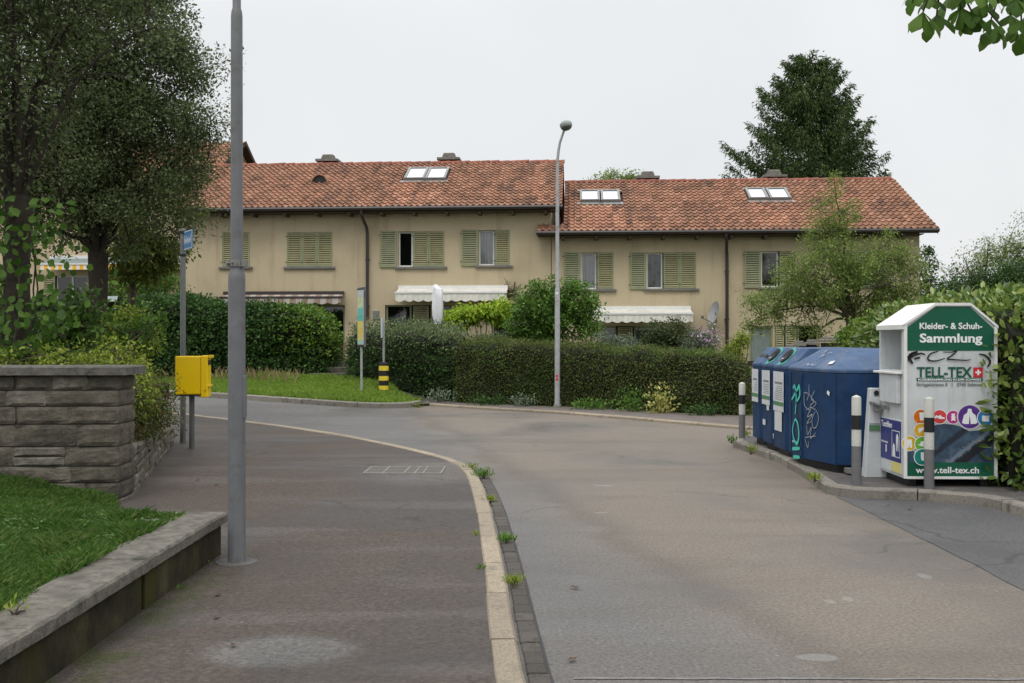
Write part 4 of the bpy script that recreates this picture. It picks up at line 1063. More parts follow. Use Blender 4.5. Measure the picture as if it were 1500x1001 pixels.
rr, _, _, _ = roof(hr, fu(823, 2)+.01, fu(1373, EO), EO, RD, zeR, zrR, [(S[0]-.02, S[1]+.02, S[2]-.05, S[3]) for S in (T1, T2, T3, T4)],
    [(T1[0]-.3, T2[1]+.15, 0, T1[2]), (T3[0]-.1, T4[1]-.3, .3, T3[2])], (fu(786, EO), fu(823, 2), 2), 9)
for S in (T1, T2, T3, T4): skylight(rr, slR, nzR, EO, zeR, *S)
for xc in (948, 1133): u, _ = fp(xc, 262, -RD-.5); chimney(rr, u, RD+.55, zrR-.7, CAMZ+(CY-261)/F*38.)
ue = fu(786, EO); mb = MB(); mb.box(ue, fu(823, 2), -EO+.02, -.003, zeR-.10, zeR-.004); mb.box(ue+.7, ue+.76, -EO+.3, -.003, zeR+.02, zeR+.55)
mb.build('side_canopy', M['deck'], rr)
gutter(hr, ue-.03, fu(1373, EO)+.03, -EO-.03, zeR-.03); rafters(hr, ur0+.1, ur1, EO, zeR); downpipe(hr, fu(1063, EO), zeR-.08, .3, EO)
mb = MB()
for y0, z0, y1, z1 in ((-EO, zeR, RD, zrR), (RD, zrR, 2*RD+EO, zeR)):
    uu = fu(1373, EO); mb.face([(uu+.012, y0, z0+.05), (uu+.012, y1, z1+.05), (uu+.012, y1, z1-.17), (uu+.012, y0, z0-.17)])
    mb.face([(uu-.002, y0, z0+.055), (uu-.002, y1, z1+.055), (uu+.012, y1, z1+.055), (uu+.012, y0, z0+.055)])
mb.build('bargeboard', M['brown'], rr)
for O in (H_, I_, J_, K_): sill(hr, O[0], O[1], O[2])
def pairw(root, O, xs, nshut, mode, xo):
    us = fu(xs); window(root, O[0], us, O[2], O[3], mode); closed(root, (us+.02, O[1], O[2], O[3]), nshut)
    shutter(root, fu(xo[0]), fu(xo[1]), O[2]-.02, O[3]+.02, -.02, False, 'shutter leaf folded back flat against the wall')
pairw(hr, H_, 873, 1, 'white', (825, 848)); pairw(hr, I_, 970, 2, 'grey', (922, 945)); pairw(hr, J_, 1140, 1, 'dark', (1089, 1113)); pairw(hr, K_, 1284, 1, 'grey', (1235, 1257))
gwin(hr, L_, [(881, 902, 'dark'), (904, 926, 's'), (928, 969, 'grey')], 1); gwin(hr, N_, [(1135, 1148, 's'), (1150, 1166, 's'), (1168, 1199, 'dark')], 1)
a, b, c, d = M_; mb = MB()
for x0, x1 in ((a, a+.06), (b-.06, b)): mb.box(x0, x1, .05, .12, c, d)
mb.box(a+.06, b-.06, .05, .12, d-.06, d); dr = mb.build('terrace_door', M['shutter'], hr)
mb = MB(); pts = [(a+.06+(b-a-.12)*i/30, .10+.012*math.sin(i*1.7)) for i in range(31)]
for p, q in zip(pts[:-1], pts[1:]): mb.face([(*p, c), (*q, c), (*q, d-.06), (*p, d-.06)])
mb.build('curtain', M['curtgrey'], dr, smooth=True)
awning(hr, 868, 1014, 461, 472, .7)
# satellite dish
u, z = fp(1045, 458, .45); g = empty('satellite_dish', HO+HU*u+Vector((0, 0, 0)), -HA, 'pale grey oval satellite dish on the right house wall beside the brown downpipe', 'satellite dish')
mb = MB(); R = .34; n = 20; rings = 5; T = Matrix.Rotation(math.radians(-68), 3, 'Z') @ Matrix.Rotation(math.radians(-15), 3, 'X')
for side in (0, 1):
    for r in range(rings+1):
        for k in range(n):
            rr_ = R*r/rings; p = T @ Vector((math.cos(k*2*math.pi/n)*rr_, .12*(1-(r/rings)**2)+side*.012, math.sin(k*2*math.pi/n)*rr_*1.15)); mb.v.append((p.x, -.45+p.y, z+p.z))
    b0 = side*(rings+1)*n
    for r in range(rings):
        for k in range(n): j = (k+1) % n; mb.f.append((b0+r*n+k, b0+r*n+j, b0+(r+1)*n+j, b0+(r+1)*n+k)); mb.m.append(0)
for k in range(n): j = (k+1) % n; b1 = rings*n; b2 = b1+(rings+1)*n; mb.f.append((b1+k, b1+j, b2+j, b2+k)); mb.m.append(0)
mb.build('dish', M['lampgrey'], g, smooth=True)
mb = MB(); mb.tube([(0, -.02, z-.55), (0, -.35, z-.55), (.1, -.4, z-.3), (.08, -.38, z)], .02, 6); mb.tube([(0, -.4, z-.35), (-.38, -.75, z-.2)], .012, 6); mb.obox(-.40, -.77, z-.17, .08, .1, .1); mb.build('arm', M['darksteel'], g)
# ---- far left house (behind the trees)
FO = Vector((-12.7, 41, 0)); hf = empty('terraced_house', FO, -HA, 'beige house far left behind the trees, with a long yellow and white striped awning', 'house')
def ffp(x, y, off=0.):
    r = Vector(((x-CX)/F, 1, -(y-CY)/F)); t = (FO.dot(HV)-off)/r.dot(HV); p = r*t; return (p-FO).dot(HU), CAMZ+p.z
zeF = 8.25; RF = 4.2
a0, zt_ = ffp(64, 404); a1, _ = ffp(128, 404); b0, _ = ffp(200, 404); b1, _ = ffp(240, 404); OW = [(a0, a1, 1.5, zt_), (b0, b1, 2.2, zt_)]
mb = MB(); uL = -24.; facade(mb, uL, 0, -.2, zeF, OW)
yb2 = 2*RF; zrF = 10.7
for u, s in ((0, 1), (uL, -1)):
    p = [(u, 0, -.2), (u, yb2, -.2), (u, yb2, zeF), (u, RF, zrF-.12), (u, 0, zeF)]; mb.face(p if s > 0 else p[::-1])
mb.face([(uL, yb2, -.2), (uL, yb2, zeF), (0, yb2, zeF), (0, yb2, -.2)]); mb.build('wall', M['wall'], hf)
mb = MB(); mb.box(uL+.1, -.1, .75, .8, 0, zeF-.1); mb.build('unlit_interior', M['dark'], hf)
Lf = math.hypot(RF+.5, zrF-zeF+.1); slF = ((RF+.5)/Lf, (zrF-zeF+.1)/Lf); nzF = (-slF[1], slF[0])
mb = MB(); tile_mesh(mb, -12, .35, 0, int(Lf/TE), (-.5, zeF-.1), slF, nzF, (), (), random.Random(2)); of = mb.build('roof', [M['tile'], M['tile_clean']], hf)
mb = MB()
P = [(-.5, zeF-.1), (RF, zrF), (2*RF+.5, zeF-.1)]
for i in range(2):
    mb.face([(uL-.3, *P[i]), (.35, *P[i]), (.35, *P[i+1]), (uL-.3, *P[i+1])]); mb.face([(.36, P[i][0], P[i][1]+.06), (.36, P[i][0], P[i][1]-.15), (.36, P[i+1][0], P[i+1][1]-.15), (.36, P[i+1][0], P[i+1][1]+.06)])
    mb.face([(uL-.3, P[i][0], P[i][1]-.14), (uL-.3, P[i+1][0], P[i+1][1]-.14), (.35, P[i+1][0], P[i+1][1]-.14), (.35, P[i][0], P[i][1]-.14)])
mb.build('roof_deck', M['deck'], of)
window(hf, OW[0][0]+.5, OW[0][1], OW[0][2], OW[0][3], 'dark', 2); shutter(hf, OW[0][0], OW[0][0]+.48, OW[0][2], OW[0][3], .05); window(hf, OW[1][0], OW[1][1], OW[1][2], OW[1][3], 'dark', 1)
u0, za = ffp(58, 386, .9); u1, _ = ffp(272, 386, .9); zb = ffp(150, 395, .9)[1]; za = ffp(150, 387, .9)[1]
mb = MB(); mb.face([(u0, -.9, zb), (u1, -.9, zb), (u1, -.9, za), (u0, -.9, za)]); aw = mb.build('awning', M['stripe_yellow'], hf)
mb = MB(); mb.face([(u0, -.9, za+.01), (u1, -.9, za+.01), (u1, -.1, za+.3), (u0, -.1, za+.3)]); mb.build('awning_cloth', M['curtgrey'], aw)
mb = MB(); mb.box(u0, u1, -.93, -.905, za-.02, za+.04); mb.box(u0, u1, -.12, -.01, za+.25, za+.42); mb.build('awning_bar', M['white'], aw)

# ------------------------------------------------------------------ street furniture
def text(body, size, mat, parent, loc, rot, name='lettering', bold=0., align='CENTER', sx=1., ext=.0015, space=1.):
    cu = bpy.data.curves.new('t', 'FONT'); cu.body = body; cu.size = size; cu.align_x = align; cu.offset = bold; cu.extrude = ext
    cu.space_character = space; cu.resolution_u = 3
    ob = bpy.data.objects.new('t', cu); COL.objects.link(ob); bpy.context.view_layer.update()
    me = bpy.data.meshes.new_from_object(ob.evaluated_get(bpy.context.evaluated_depsgraph_get()))
    bpy.data.objects.remove(ob); o = link(name, me, mat, parent, loc); o.rotation_euler = rot; o.scale = (sx, 1, 1); return o
def ribbon(mb, pts, w, nrm, mi=0):
    """flat stroke along pts (3D) lying in the plane with normal nrm"""
    nrm = Vector(nrm); P = [Vector(p) for p in pts]; n = len(mb.v)
    for i, p in enumerate(P):
        t = (P[min(i+1, len(P)-1)]-P[max(0, i-1)]).normalized(); s = t.cross(nrm).normalized()
        k = w*(.55+.45*math.sin(math.pi*min(1, (i+.6)/len(P)))) ; mb.v += [tuple(p-s*k/2), tuple(p+s*k/2)]
    for i in range(len(P)-1): a = n+2*i; mb.f.append((a, a+1, a+3, a+2)); mb.m.append(mi)
def smooth_pts(pts, k=5):
    P = [Vector(p) for p in pts]; out = []
    for i in range(len(P)-1):
        p0, p1, p2, p3 = P[max(0, i-1)], P[i], P[i+1], P[min(len(P)-1, i+2)]
        for j in range(k):
            t = j/k; out.append(.5*((2*p1)+(p2-p0)*t+(2*p0-5*p1+4*p2-p3)*t*t+(-p0+3*p1-3*p2+p3)*t**3))
    return out+[P[-1]]
def disc(mb, c, r, nrm, n=24, rx=1., mi=0, up=(0, 0, 1)):
    nrm = Vector(nrm).normalized(); u = Vector(up); u = (u-nrm*u.dot(nrm)).normalized(); s = u.cross(nrm); c = Vector(c)
    pts = [c+s*math.cos(a)*r*rx+u*math.sin(a)*r for a in [2*math.pi*i/n for i in range(n)]]
    mb.face(pts, mi)

# near lamp post
g = empty('street_lamp', (-2.01, 7.27, .04), 0, 'thick grey steel lamp post on the left pavement with a stepped collar and clamp band', 'street lamp')
mb = MB(); mb.lathe([(.066, 0), (.064, .02), (.0625, .5), (.0615, 2.06), (.0595, 2.10), (.047, 2.135), (.0445, 2.17), (.0430, 3.3), (.0415, 3.98), (.038, 4.02), (.030, 4.045), (.029, 6.2)], n=28)
mb.tube([(0, 0, 6.2), (0, .05, 6.6), (.1, .3, 7.0), (.3, .9, 7.25)], [.029, .029, .028, .026], 10)
mb.build('post', M['steel'], g, smooth=True, angle=None)
mb = MB(); mb.tube([(0, 0, 2.155), (0, 0, 2.205)], .056, 20); mb.obox(.062, -.02, 2.18, .035, .045, .05); mb.obox(-.058, -.02, 2.18, .02, .03, .045)
for a in (-.9, -.3, .3): mb.tube([(.056*math.sin(a), -.056*math.cos(a), 2.18), (.078*math.sin(a), -.078*math.cos(a), 2.18)], .008, 6)
mb.build('clamp_band', M['zinc'], g)
mb = MB(); mb.box(.052, .067, -.03, .03, 1.05, 1.36); mb.build('access_door', M['steel'], g, bevel=.004)
mb = MB(); mb.obox(.3, 1.15, 7.27, .3, .7, .13, 0, ch=.04); mb.build('lamp_head', M['lamphead'], g)
mb = MB(); mb.tube([(0, 0, -.02), (0, 0, .006)], [.16, .15], 14); mb.build('footing', simple('footing', (.085, .08, .075), .9, .3, 12., .5), g)
# far lamp post
b = px(816.5, 598, 24.5); zb_ = ground_z(b.x, b.y); g = empty('street_lamp', (b.x, b.y, .0), 0, 'slim light grey street lamp by the clipped hedge, curved neck and small oval head', 'street lamp')
zz = lambda y: CAMZ-(y-CY)/F*24.5; xx = lambda x: (x-CX)/F*24.5-b.x
mb = MB(); mb.lathe([(.075, .1), (.068, .2), (.066, 1.2), (.062, zz(424)), (.050, zz(421)), (.046, 4.2), (.040, zz(245)), (.036, zz(235))], n=14)
mb.tube([(0, 0, zz(236)), (xx(818), 0, zz(222)), (xx(820), -.03, zz(210)), (xx(824), -.06, zz(198)), (xx(826.5), -.09, zz(191))], [.036, .034, .031, .029, .028], 10)
mb.build('post', M['lampgrey'], g, smooth=True)
mb = MB(); mb.lathe([(.11, -.02), (.105, .06), (.085, .10)], n=14); mb.build('base_collar', M['concgrey'], g)
mb = MB(); prof = [(.02, -.11), (.08, -.10), (.115, -.03), (.125, .02), (.115, .08), (.07, .125), (.0, .135)]
mb.lathe(prof[2:], (0, 0, 0), 16); o = mb.build('lamp_head', M['lamphead'], g, smooth=True); o.location = (xx(829), -.1, zz(186)); o.scale = (1.25, 1.6, .95); o.rotation_euler = (0, math.radians(-12), 0)
mb = MB(); mb.lathe([(.0, -.12), (.06, -.11), (.10, -.07), (.112, -.031)], n=16); l_ = mb.build('lamp_glass', M['lens'], g, smooth=True); l_.location = o.location; l_.scale = o.scale; l_.rotation_euler = o.rotation_euler
for y, c, w in ((551, 'red', .06), (556, 'red', .05), (430, 'textwhite', .05)):
    mb = MB(); mb.tube([(0, 0, zz(y)-.03), (0, 0, zz(y)+.03)], .0685, 14, cap=False); 
    mb.v = mb.v; keep = [f for i, f in enumerate(mb.f) if i % 14 in (9, 10)]; mb.f = keep; mb.m = [0]*len(keep); mb.build('sticker', M[c], g)

# street name sign
b = px(268, 652, 15.8); g = empty('street_sign', (b.x, b.y, .04), 0, 'tall dark grey pole carrying a small tilted blue street name plate', 'street sign')
mb = MB(); mb.lathe([(.044, 0), (.043, 3.38), (.03, 3.40), (.0, 3.41)], n=14); mb.build('pole', M['darksteel'], g, smooth=True)
mb = MB(); mb.tube([(0, 0, 2.96), (0, 0, 3.0)], .049, 14); mb.tube([(0, 0, 3.32), (0, 0, 3.36)], .049, 14); mb.build('clamp', M['black'], g)
pr = math.radians(57)
pl = empty('name_plate', (.05, .0, 3.17), 0); pl.parent = g; pl.rotation_euler = (0, 0, -pr)
bpy.data.objects.remove(pl)
mb = MB(); mb.obox(0, 0, 0, .52, .014, .30, 0, ch=.006); pl = mb.build('name_plate', simple('sign_blue', (.06, .19, .38), .35, .1, 2.), g); pl.location = (.15, -.21, 3.20); pl.rotation_euler = (0, 0, -pr)
mb = MB()
for a, b_, c, d in ((-.25, .25, .130, .14), (-.25, .25, -.14, -.130), (-.25, -.24, -.13, .13), (.24, .25, -.13, .13)): mb.box(a, b_, -.0105, -.0075, c, d)
mb.build('plate_border', M['textwhite'], pl)
mb = MB(); rd = random.Random(1); x = -.20
for h in (.13, .08, .08, .12, .08, .08, .11, .08, .08, .08, .12):     # writing too small to read in the photo: pale strokes of letter height
    mb.box(x, x+.010, -.010, -.0076, -.05, -.05+h); mb.box(x+.010, x+.026, -.010, -.0076, -.05+(h if h > .1 else .05)-.012, -.05+(h if h > .1 else .05)); x += .037
mb.build('lettering', M['textwhite'], pl)
# yellow letter box
g = empty('post_box', (px(281, 0, 15.).x, 15.0, .04), math.radians(9), 'bright yellow metal letter box on a single grey post beside the pavement edge', 'post box')
mb = MB(); mb.lathe([(.04, 0), (.04, .86)], n=14); mb.build('post', M['darksteel'], g, smooth=True)
mb = MB(); mb.box(-.215, .155, -.17, .17, .82, 1.39); mb.build('box_body', M['yellow'], g, bevel=.014)
mb = MB(); mb.box(.157, .255, -.185, .185, .775, 1.40); mb.build('door', M['yellow'], g, bevel=.012)
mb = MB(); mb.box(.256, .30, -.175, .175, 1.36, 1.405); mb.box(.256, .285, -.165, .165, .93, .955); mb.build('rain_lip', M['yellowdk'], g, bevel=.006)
mb = MB(); mb.box(.2565, .262, -.15, .15, 1.26, 1.33); mb.build('slot', M['black'], g)
mb = MB(); mb.box(-.2, .14, -.15, .15, .795, .819); mb.tube([(.22, -.186, .88), (.22, -.190, .88)], .010, 10); mb.build('underside', M['brown'], g)

# street information panel on the verge
b = px(529.5, 577, 25.6); gz = ground_z(b.x, b.y); g = empty('info_sign', (b.x, b.y, gz), 0, 'tall narrow framed information panel with faded yellow and turquoise bands on a thin pole', 'sign')
Z = lambda y, d=b.y: CAMZ-(y-CY)/F*d-gz
mb = MB(); mb.lathe([(.03, -.1), (.03, Z(509)+.01)], n=12); mb.build('pole', M['lampgrey'], g, smooth=True)
z0, z1 = Z(509), Z(421); hw = .29; 
pn = empty('panel', (0, 0, 0), 0); bpy.data.objects.remove(pn)
mb = MB(); mb.box(-hw, hw, -.022, .03, z0, z1); pn = mb.build('panel', M['steel'], g, bevel=.01); pn.rotation_euler = (0, 0, math.radians(-64))
mb = MB(); w = hw-.04
mb.box(-w, w, -.027, -.0225, z0+.07, z1-.07); mb.build('sheet', M['paper'], pn)
cols = [(.45, .50, .50), (.50, .56, .30), (.52, .58, .34), (.13, .48, .42), (.10, .44, .36), (.62, .52, .12), (.64, .48, .09), (.60, .50, .16), (.30, .5, .42)]
H_ = z1-z0-.16; hs = [.13, .10, .10, .12, .12, .12, .14, .1, .07]; zt = z1-.08
mpm = []
for c_, h in zip(cols, hs):
    mm = simple('band', c_, .6, .25, 14.); mb = MB(); mb.box(-w+.03, w-.03, -.031, -.0275, zt-h*H_+.004, zt-.001); mb.build('printed_band', mm, pn); zt -= h*H_
mb = MB(); mb.box(-hw+.02, hw-.02, -.034, -.023, z1-.065, z1-.04); mb.box(-hw+.02, hw-.02, -.034, -.023, z0+.02, z0+.05); mb.build('frame_strip', M['black'], pn)
# striped bollard and blue sign behind it
b = px(562, 576, 25.9); gz = ground_z(b.x, b.y); g = empty('striped_bollard', (b.x, b.y, gz), 0, 'round black bollard with three yellow bands on the grass verge', 'bollard')
Z = lambda y, d=b.y: CAMZ-(y-CY)/F*d-gz
mb = MB(); mb.lathe([(.125, -.05), (.125, Z(533)), (.115, Z(531)), (.0, Z(530.5))], n=24); mb.build('body', M['black'], g, smooth=False)
for y0, y1 in ((536, 543), (551, 557.5), (565, 571.5)):
    mb = MB(); mb.tube([(0, 0, Z(y1)), (0, 0, Z(y0))], .128, 24, cap=False); mb.build('yellow_band', simple('band_yellow', (.72, .55, .04), .5, .15, 8.), g, smooth=True)
b = px(562, 570, 26.3); gz = ground_z(b.x, b.y); g = empty('traffic_sign', (b.x, b.y, gz), 0, 'thin post with a blue and white sign seen edge-on behind the striped bollard', 'sign')
Z = lambda y, d=b.y: CAMZ-(y-CY)/F*d-gz
mb = MB(); mb.lathe([(.028, -.1), (.028, Z(466))], n=10); mb.build('pole', M['lampgrey'], g, smooth=True)
mb = MB(); mb.obox(0, -.05, Z(481), .60, .012, Z(467)-Z(495), 0, ch=.005); s_ = mb.build('plate', M['textwhite'], g); s_.rotation_euler = (0, 0, math.radians(-86)); s_.location = (.0, 0, 0)
mb = MB(); mb.box(-.27, .27, -.062, -.0575, Z(493), Z(469)); mb.build('blue_face', simple('sign_blue2', (.03, .14, .36), .4, .1), s_)

# ---- white banded bollards
def bollard():
    g = empty('bollard', (0, 0, 0))
    mb = MB(); mb.lathe([(.052, -.02), (.050, .42)], n=20); mb.build('post', M['bollgrey'], g, smooth=True)
    mb = MB(); mb.lathe([(.0505, .42), (.0505, .60)], n=20); mb.build('lower_white_band', M['bandwhite'], g, smooth=True)
    mb = MB(); mb.lathe([(.0515, .60), (.0515, .755)], n=20); mb.build('black_band', M['black'], g, smooth=True)
    mb = MB(); mb.lathe([(.0505, .755), (.0505, .935), (.046, .955), (.0, .975)], n=20); mb.build('top_band', M['bandwhite'], g, smooth=False, angle=40)
    return g
B0 = bollard(); spots = [(px(1254.5, 709, 10.82), 'white banded bollard standing in front of the nearest blue container', .05, 1.0),
    (px(1361, 712, 10.50), 'white banded bollard standing in front of the green and white clothing container', -.02, 1.0), (px(1087, 640, 15.9), 'white banded bollard at the far end of the stand, by the clipped hedge', .0, .93)]
for i, (p, lb, rz, sc) in enumerate(spots):
    o = B0 if i == 0 else copy_tree(B0); o.location = (p.x, p.y, .095); o.rotation_euler = (.0, 0, rz); o.scale = (1, 1, sc)
    tag(o, lb, 'bollard', 'banded bollards around the container stand')

# ---- blue glass containers
def container(name, foot, inset, ze, zr, label, base_z=.19, loc=None):
    ox, oy = foot[0]; g = empty(name, (ox, oy, .096), 0, label, 'recycling container', 'blue recycling containers in a row')
    f = [(x-ox, y-oy) for x, y in foot]; i_ = [(x-ox, y-oy) for x, y in inset]
    mb = MB(); mb.prism(f, base_z-.096, ze-.096); cx = sum(p[0] for p in f)/len(f); cy = sum(p[1] for p in f)/len(f)
    body = mb.build('body', M['bluebin'], g, bevel=.012)
    grow_ = lambda P, k: [(cx+(x-cx)*(1+k), cy+(y-cy)*(1+k)) for x, y in P]
    mb = MB(); mb.prism(grow_(f, .012), ze-.095, ze-.055); mb.prism(grow_(f, .004), ze-.054, zr-.096, poly2=i_); lid = mb.build('lid', M['blueroof_lit'], g, bevel=.008)
    mb = MB(); mb.prism(grow_(f, -.10), .0, base_z-.098); mb.build('plinth', M['black'], g)
    return g, body, lid, (ox, oy)
LOC = {}
XR = 5.35
footA = [(3.62, 12.42), (3.81, 11.72), (5.3, 11.50), (XR, 13.15), (3.66, 13.15), (3.62, 12.9)]
insA = [(3.95, 12.5), (4.08, 12.10), (5.0, 11.95), (XR-.35, 12.85), (4.0, 12.85), (3.95, 12.7)]
gA, bodyA, lidA, oA = container('recycling_container', footA, insA, 1.275, 1.555, 'nearest and largest blue glass container, with turquoise graffiti and a silver tag')
def small(y0, y1, lab, xf=3.66):
    ft = [(xf+.07, y0), (XR, y0), (XR, y1), (xf+.07, y1), (xf, y1-.12), (xf, y0+.12)]
    ins = [(xf+.30, y0+.04), (XR-.3, y0+.04), (XR-.3, y1-.04), (xf+.30, y1-.04), (xf+.23, y1-.12), (xf+.23, y0+.12)]
    return container('recycling_container', ft, ins, 1.275, 1.56, lab)
gB, bodyB, lidB, oB = small(13.20, 13.98, 'blue container just behind the graffitied one, longest paper notice under its turquoise ringed hole', 3.65)
gC, bodyC, lidC, oC = small(14.03, 14.72, 'third blue container from the camera, one notice under a turquoise ringed hole', 3.68)
gD, bodyD, lidD, oD = small(14.78, 15.42, 'farthest blue container, next to the far bollard, with a narrow slot in its lid', 3.70)
def lidframe(xf, ze=1.275, zr=1.56, run=.23):
    s = math.atan2(zr-ze-.04, run); return Vector((-math.sin(s), 0, math.cos(s))), Vector((math.cos(s), 0, math.sin(s)))
def hole(g, o, xf, yc, t=.52, ring=True):
    n, up = lidframe(xf); base = Vector((xf, yc, 1.31))+up*(.34*t)
    base -= Vector((o[0], o[1], .096)); base += n*.012
    if ring:
        mb = MB(); k = 26; rd = random.Random(int(yc*10))
        for i in range(k):
            a, b_ = 2*math.pi*i/k, 2*math.pi*(i+1)/k; s = Vector((0, 1, 0)); R0, R1 = .115, .165
            f_ = lambda an, r: base+s*math.cos(an)*r*(1.25)+up*math.sin(an)*r
            w1 = R1+.015*math.sin(a*5+yc); w2 = R1+.015*math.sin(b_*5+yc)
            mb.face([f_(a, R0), f_(b_, R0), f_(b_, w2), f_(a, w1)])
        mb.build('paint_ring', M['turqdk'], g)
    mb = MB(); s = Vector((0, 1, 0)); k = 24
    if ring:
        c0 = [base+n*.02+s*math.cos(2*math.pi*i/k)*.15+up*math.sin(2*math.pi*i/k)*.118 for i in range(k)]
        c1 = [base-n*.004+s*math.cos(2*math.pi*i/k)*.155+up*math.sin(2*math.pi*i/k)*.122 for i in range(k)]
        c2 = [base+n*.006+s*math.cos(2*math.pi*i/k)*.10+up*math.sin(2*math.pi*i/k)*.08 for i in range(k)]
        for i in range(k): j = (i+1) % k; mb.face([c0[i], c0[j], c1[j], c1[i]]); mb.face([c2[i], c2[j], c0[j], c0[i]])
        mb.face(c2)
        hl_ = mb.build('throw_in_hole', M['rubber'], g)
        mb = MB()
        for i in range(10):   # rubber flaps
            a = 2*math.pi*(i+.5)/10; q = base+n*.016; mb.face([q, q+s*math.cos(a-.2)*.11+up*math.sin(a-.2)*.085, q+n*.006+s*math.cos(a+.2)*.11+up*math.sin(a+.2)*.085])
        mb.build('flap', M['curtgrey'] if False else M['rubber'], hl_)
        mb = MB(); q = base+n*.026-up*.05; mb.face([q-s*.05, q+s*.045, q+s*.06-up*.03, q-s*.03-up*.028]); mb.build('scrap', M['silver'], hl_)
    else:
        q = base; mb.face([q-s*.20-up*.03, q+s*.20-up*.03, q+s*.20+up*.03, q-s*.20+up*.03]); mb.build('slot', M['black'], g)
hole(gB, oB, 3.65, 13.60); hole(gC, oC, 3.68, 14.37); hole(gD, oD, 3.70, 15.05, .5, False)
def sheetx(g, o, x, y0, y1, z0, z1, mat='paper', name='notice', sk=0.):
    mb = MB(); x -= o[0]; y0 -= o[1]; y1 -= o[1]; z0 -= .096; z1 -= .096
    mb.box(x-.016, x-.013, y0, y1, z0, z1); return mb.build(name, M[mat], g)
def notice(g, o, x, y0, y1, z0, z1, long=False):
    n_ = sheetx(g, o, x, y0, y1, z0, z1)
    mb = MB(); rd = random.Random(int(y0*7)); X = x-o[0]-.0175; z = z1-.096-.14
    mb.box(X-.0005, X+.0008, y0+.05-o[1], y1-.08-o[1], z-.03, z); z -= .06
    while z > z0-.096+.16:
        mb.box(X-.0005, X+.0008, y0+.04-o[1], y1-rd.uniform(.05, .2)-o[1], z-.007, z); z -= .025
    mb.build('print', M['print'], n_)
    mb = MB(); mb.box(X-.0005, X+.0008, y0-o[1]+.002, y1-o[1]-.002, z0-.096+.075, z0-.096+.13); mb.build('green_strip', M['greenband'], n_)
notice(gB, oB, 3.65, 13.33, 13.85, .70, 1.24); sheetx(gB, oB, 3.65, 13.42, 13.78, .43, .695, 'paper', 'torn_notice')
notice(gC, oC, 3.68, 14.16, 14.60, .74, 1.235); sheetx(gC, oC, 3.68, 14.2, 14.33, .665, .735, 'paper', 'paper_scrap')
notice(gD, oD, 3.70, 14.91, 15.29, .74, 1.235); sheetx(gB, oB, 3.65, 13.84, 13.86, .3, .37, 'paper', 'paper_scrap'); sheetx(gC, oC, 3.68, 14.4, 14.55, .44, .52, 'paper', 'paper_scrap')
sheetx(gA, oA, 3.62, 12.75, 12.8, .36, .38, 'paper', 'paper_scrap')
# graffiti on container A: front-left facet (runs 3.62,12.42 -> 3.81,11.72)
fa, fb = Vector((3.62, 12.42, 0)), Vector((3.81, 11.72, 0)); ft = (fb-fa).normalized(); fn = Vector((ft.y, -ft.x, 0)); 
if fn.y > 0: fn = -fn
def onf(a, z, off=.010): p = fa+ft*a+fn*off; return (p.x-oA[0], p.y-oA[1], z-.096)
def onfr(y, z): return (3.62-.0135-oA[0], y-oA[1], z-.096)   # straight front
mb = MB(); w = .032; NX = (-1, 0, 0)
for st in ([(12.80, 1.05), (12.72, 1.08), (12.66, .95), (12.70, .72)], [(12.86, .90), (12.72, .98), (12.60, 1.05), (12.52, 1.09), (12.50, .98), (12.58, .92), (12.70, .86)],
           [(12.75, .63), (12.82, .52), (12.76, .40), (12.62, .36), (12.54, .46), (12.58, .60), (12.68, .66), (12.76, .62)], [(12.84, .27), (12.50, .31)], [(12.80, .17), (12.50, .20)]):
    ribbon(mb, smooth_pts([onfr(y-.02, z) for y, z in st]), w*1.5, NX)
mb.build('turquoise_graffiti', M['turq'], gA)
mb = MB(); rd = random.Random(16)
for st in ([(.06, 1.02), (.07, .86), (.20, .80)], [(.06, 1.02), (.16, 1.00), (.12, .92)], [(.17, 1.12), (.18, 1.0), (.28, .92), (.2, .86), (.3, .82)], [(.30, 1.05), (.22, .95), (.33, .9), (.24, .84)],
           [(.10, .80), (.22, .84), (.13, .72), (.25, .76), (.12, .64), (.24, .68)], [(.3, .84), (.38, .74), (.34, .62), (.26, .60), (.24, .70), (.31, .8)], [(.12, .62), (.14, .50), (.22, .60), (.20, .46), (.32, .54)], [(.08, .46), (.32, .50)], [(.08, .44), (.14, .34), (.16, .42)]):
    ribbon(mb, smooth_pts([onf(a+.0, z) for a, z in st]), .011, fn)
mb.build('silver_graffiti', M['silver'], gA)
mb = MB(); X0 = 4.12-oA[0]
for (a, z) in ((.56, 1.235),): mb.face([onf(a, 1.03, .012), onf(a+.05, 1.0, .012), onf(a+.06, 1.05, .012), onf(a+.01, 1.07, .012)])
mb.build('bird_dropping', M['textwhite'], gA)
def onlid(u, t, off=.014):   # on the facet above fa-fb
    n, = (0,),; a = fa+ft*u; top = Vector((3.95, 12.5, 0)).lerp(Vector((4.08, 12.10, 0)), u/.725)
    lo = Vector((a.x, a.y, 1.32)); hi = Vector((top.x, top.y, 1.555)); p = lo.lerp(hi, t); nn = (fb-fa).cross(hi-lo).normalized(); nn = nn if nn.z > 0 else -nn
    p += nn*off; return (p.x-oA[0], p.y-oA[1], p.z-.096), nn
mb = MB(); q, nn = onlid(.2, .7)
for st in ([(.02, .72), (.05, .9), (.1, .75)], [(.08, .5), (.12, .7), (.15, .55)], [(.2, .72), (.22, .8)], [(.26, .8), (.29, .76)], [(-.05, .12), (.0, .2), (.03, .1), (.1, .18), (.14, .1), (.2, .16)]):
    ribbon(mb, smooth_pts([onlid(a+.05, t)[0] for a, t in st]), .012, nn)
mb.build('scribble', M['silver'], gA)
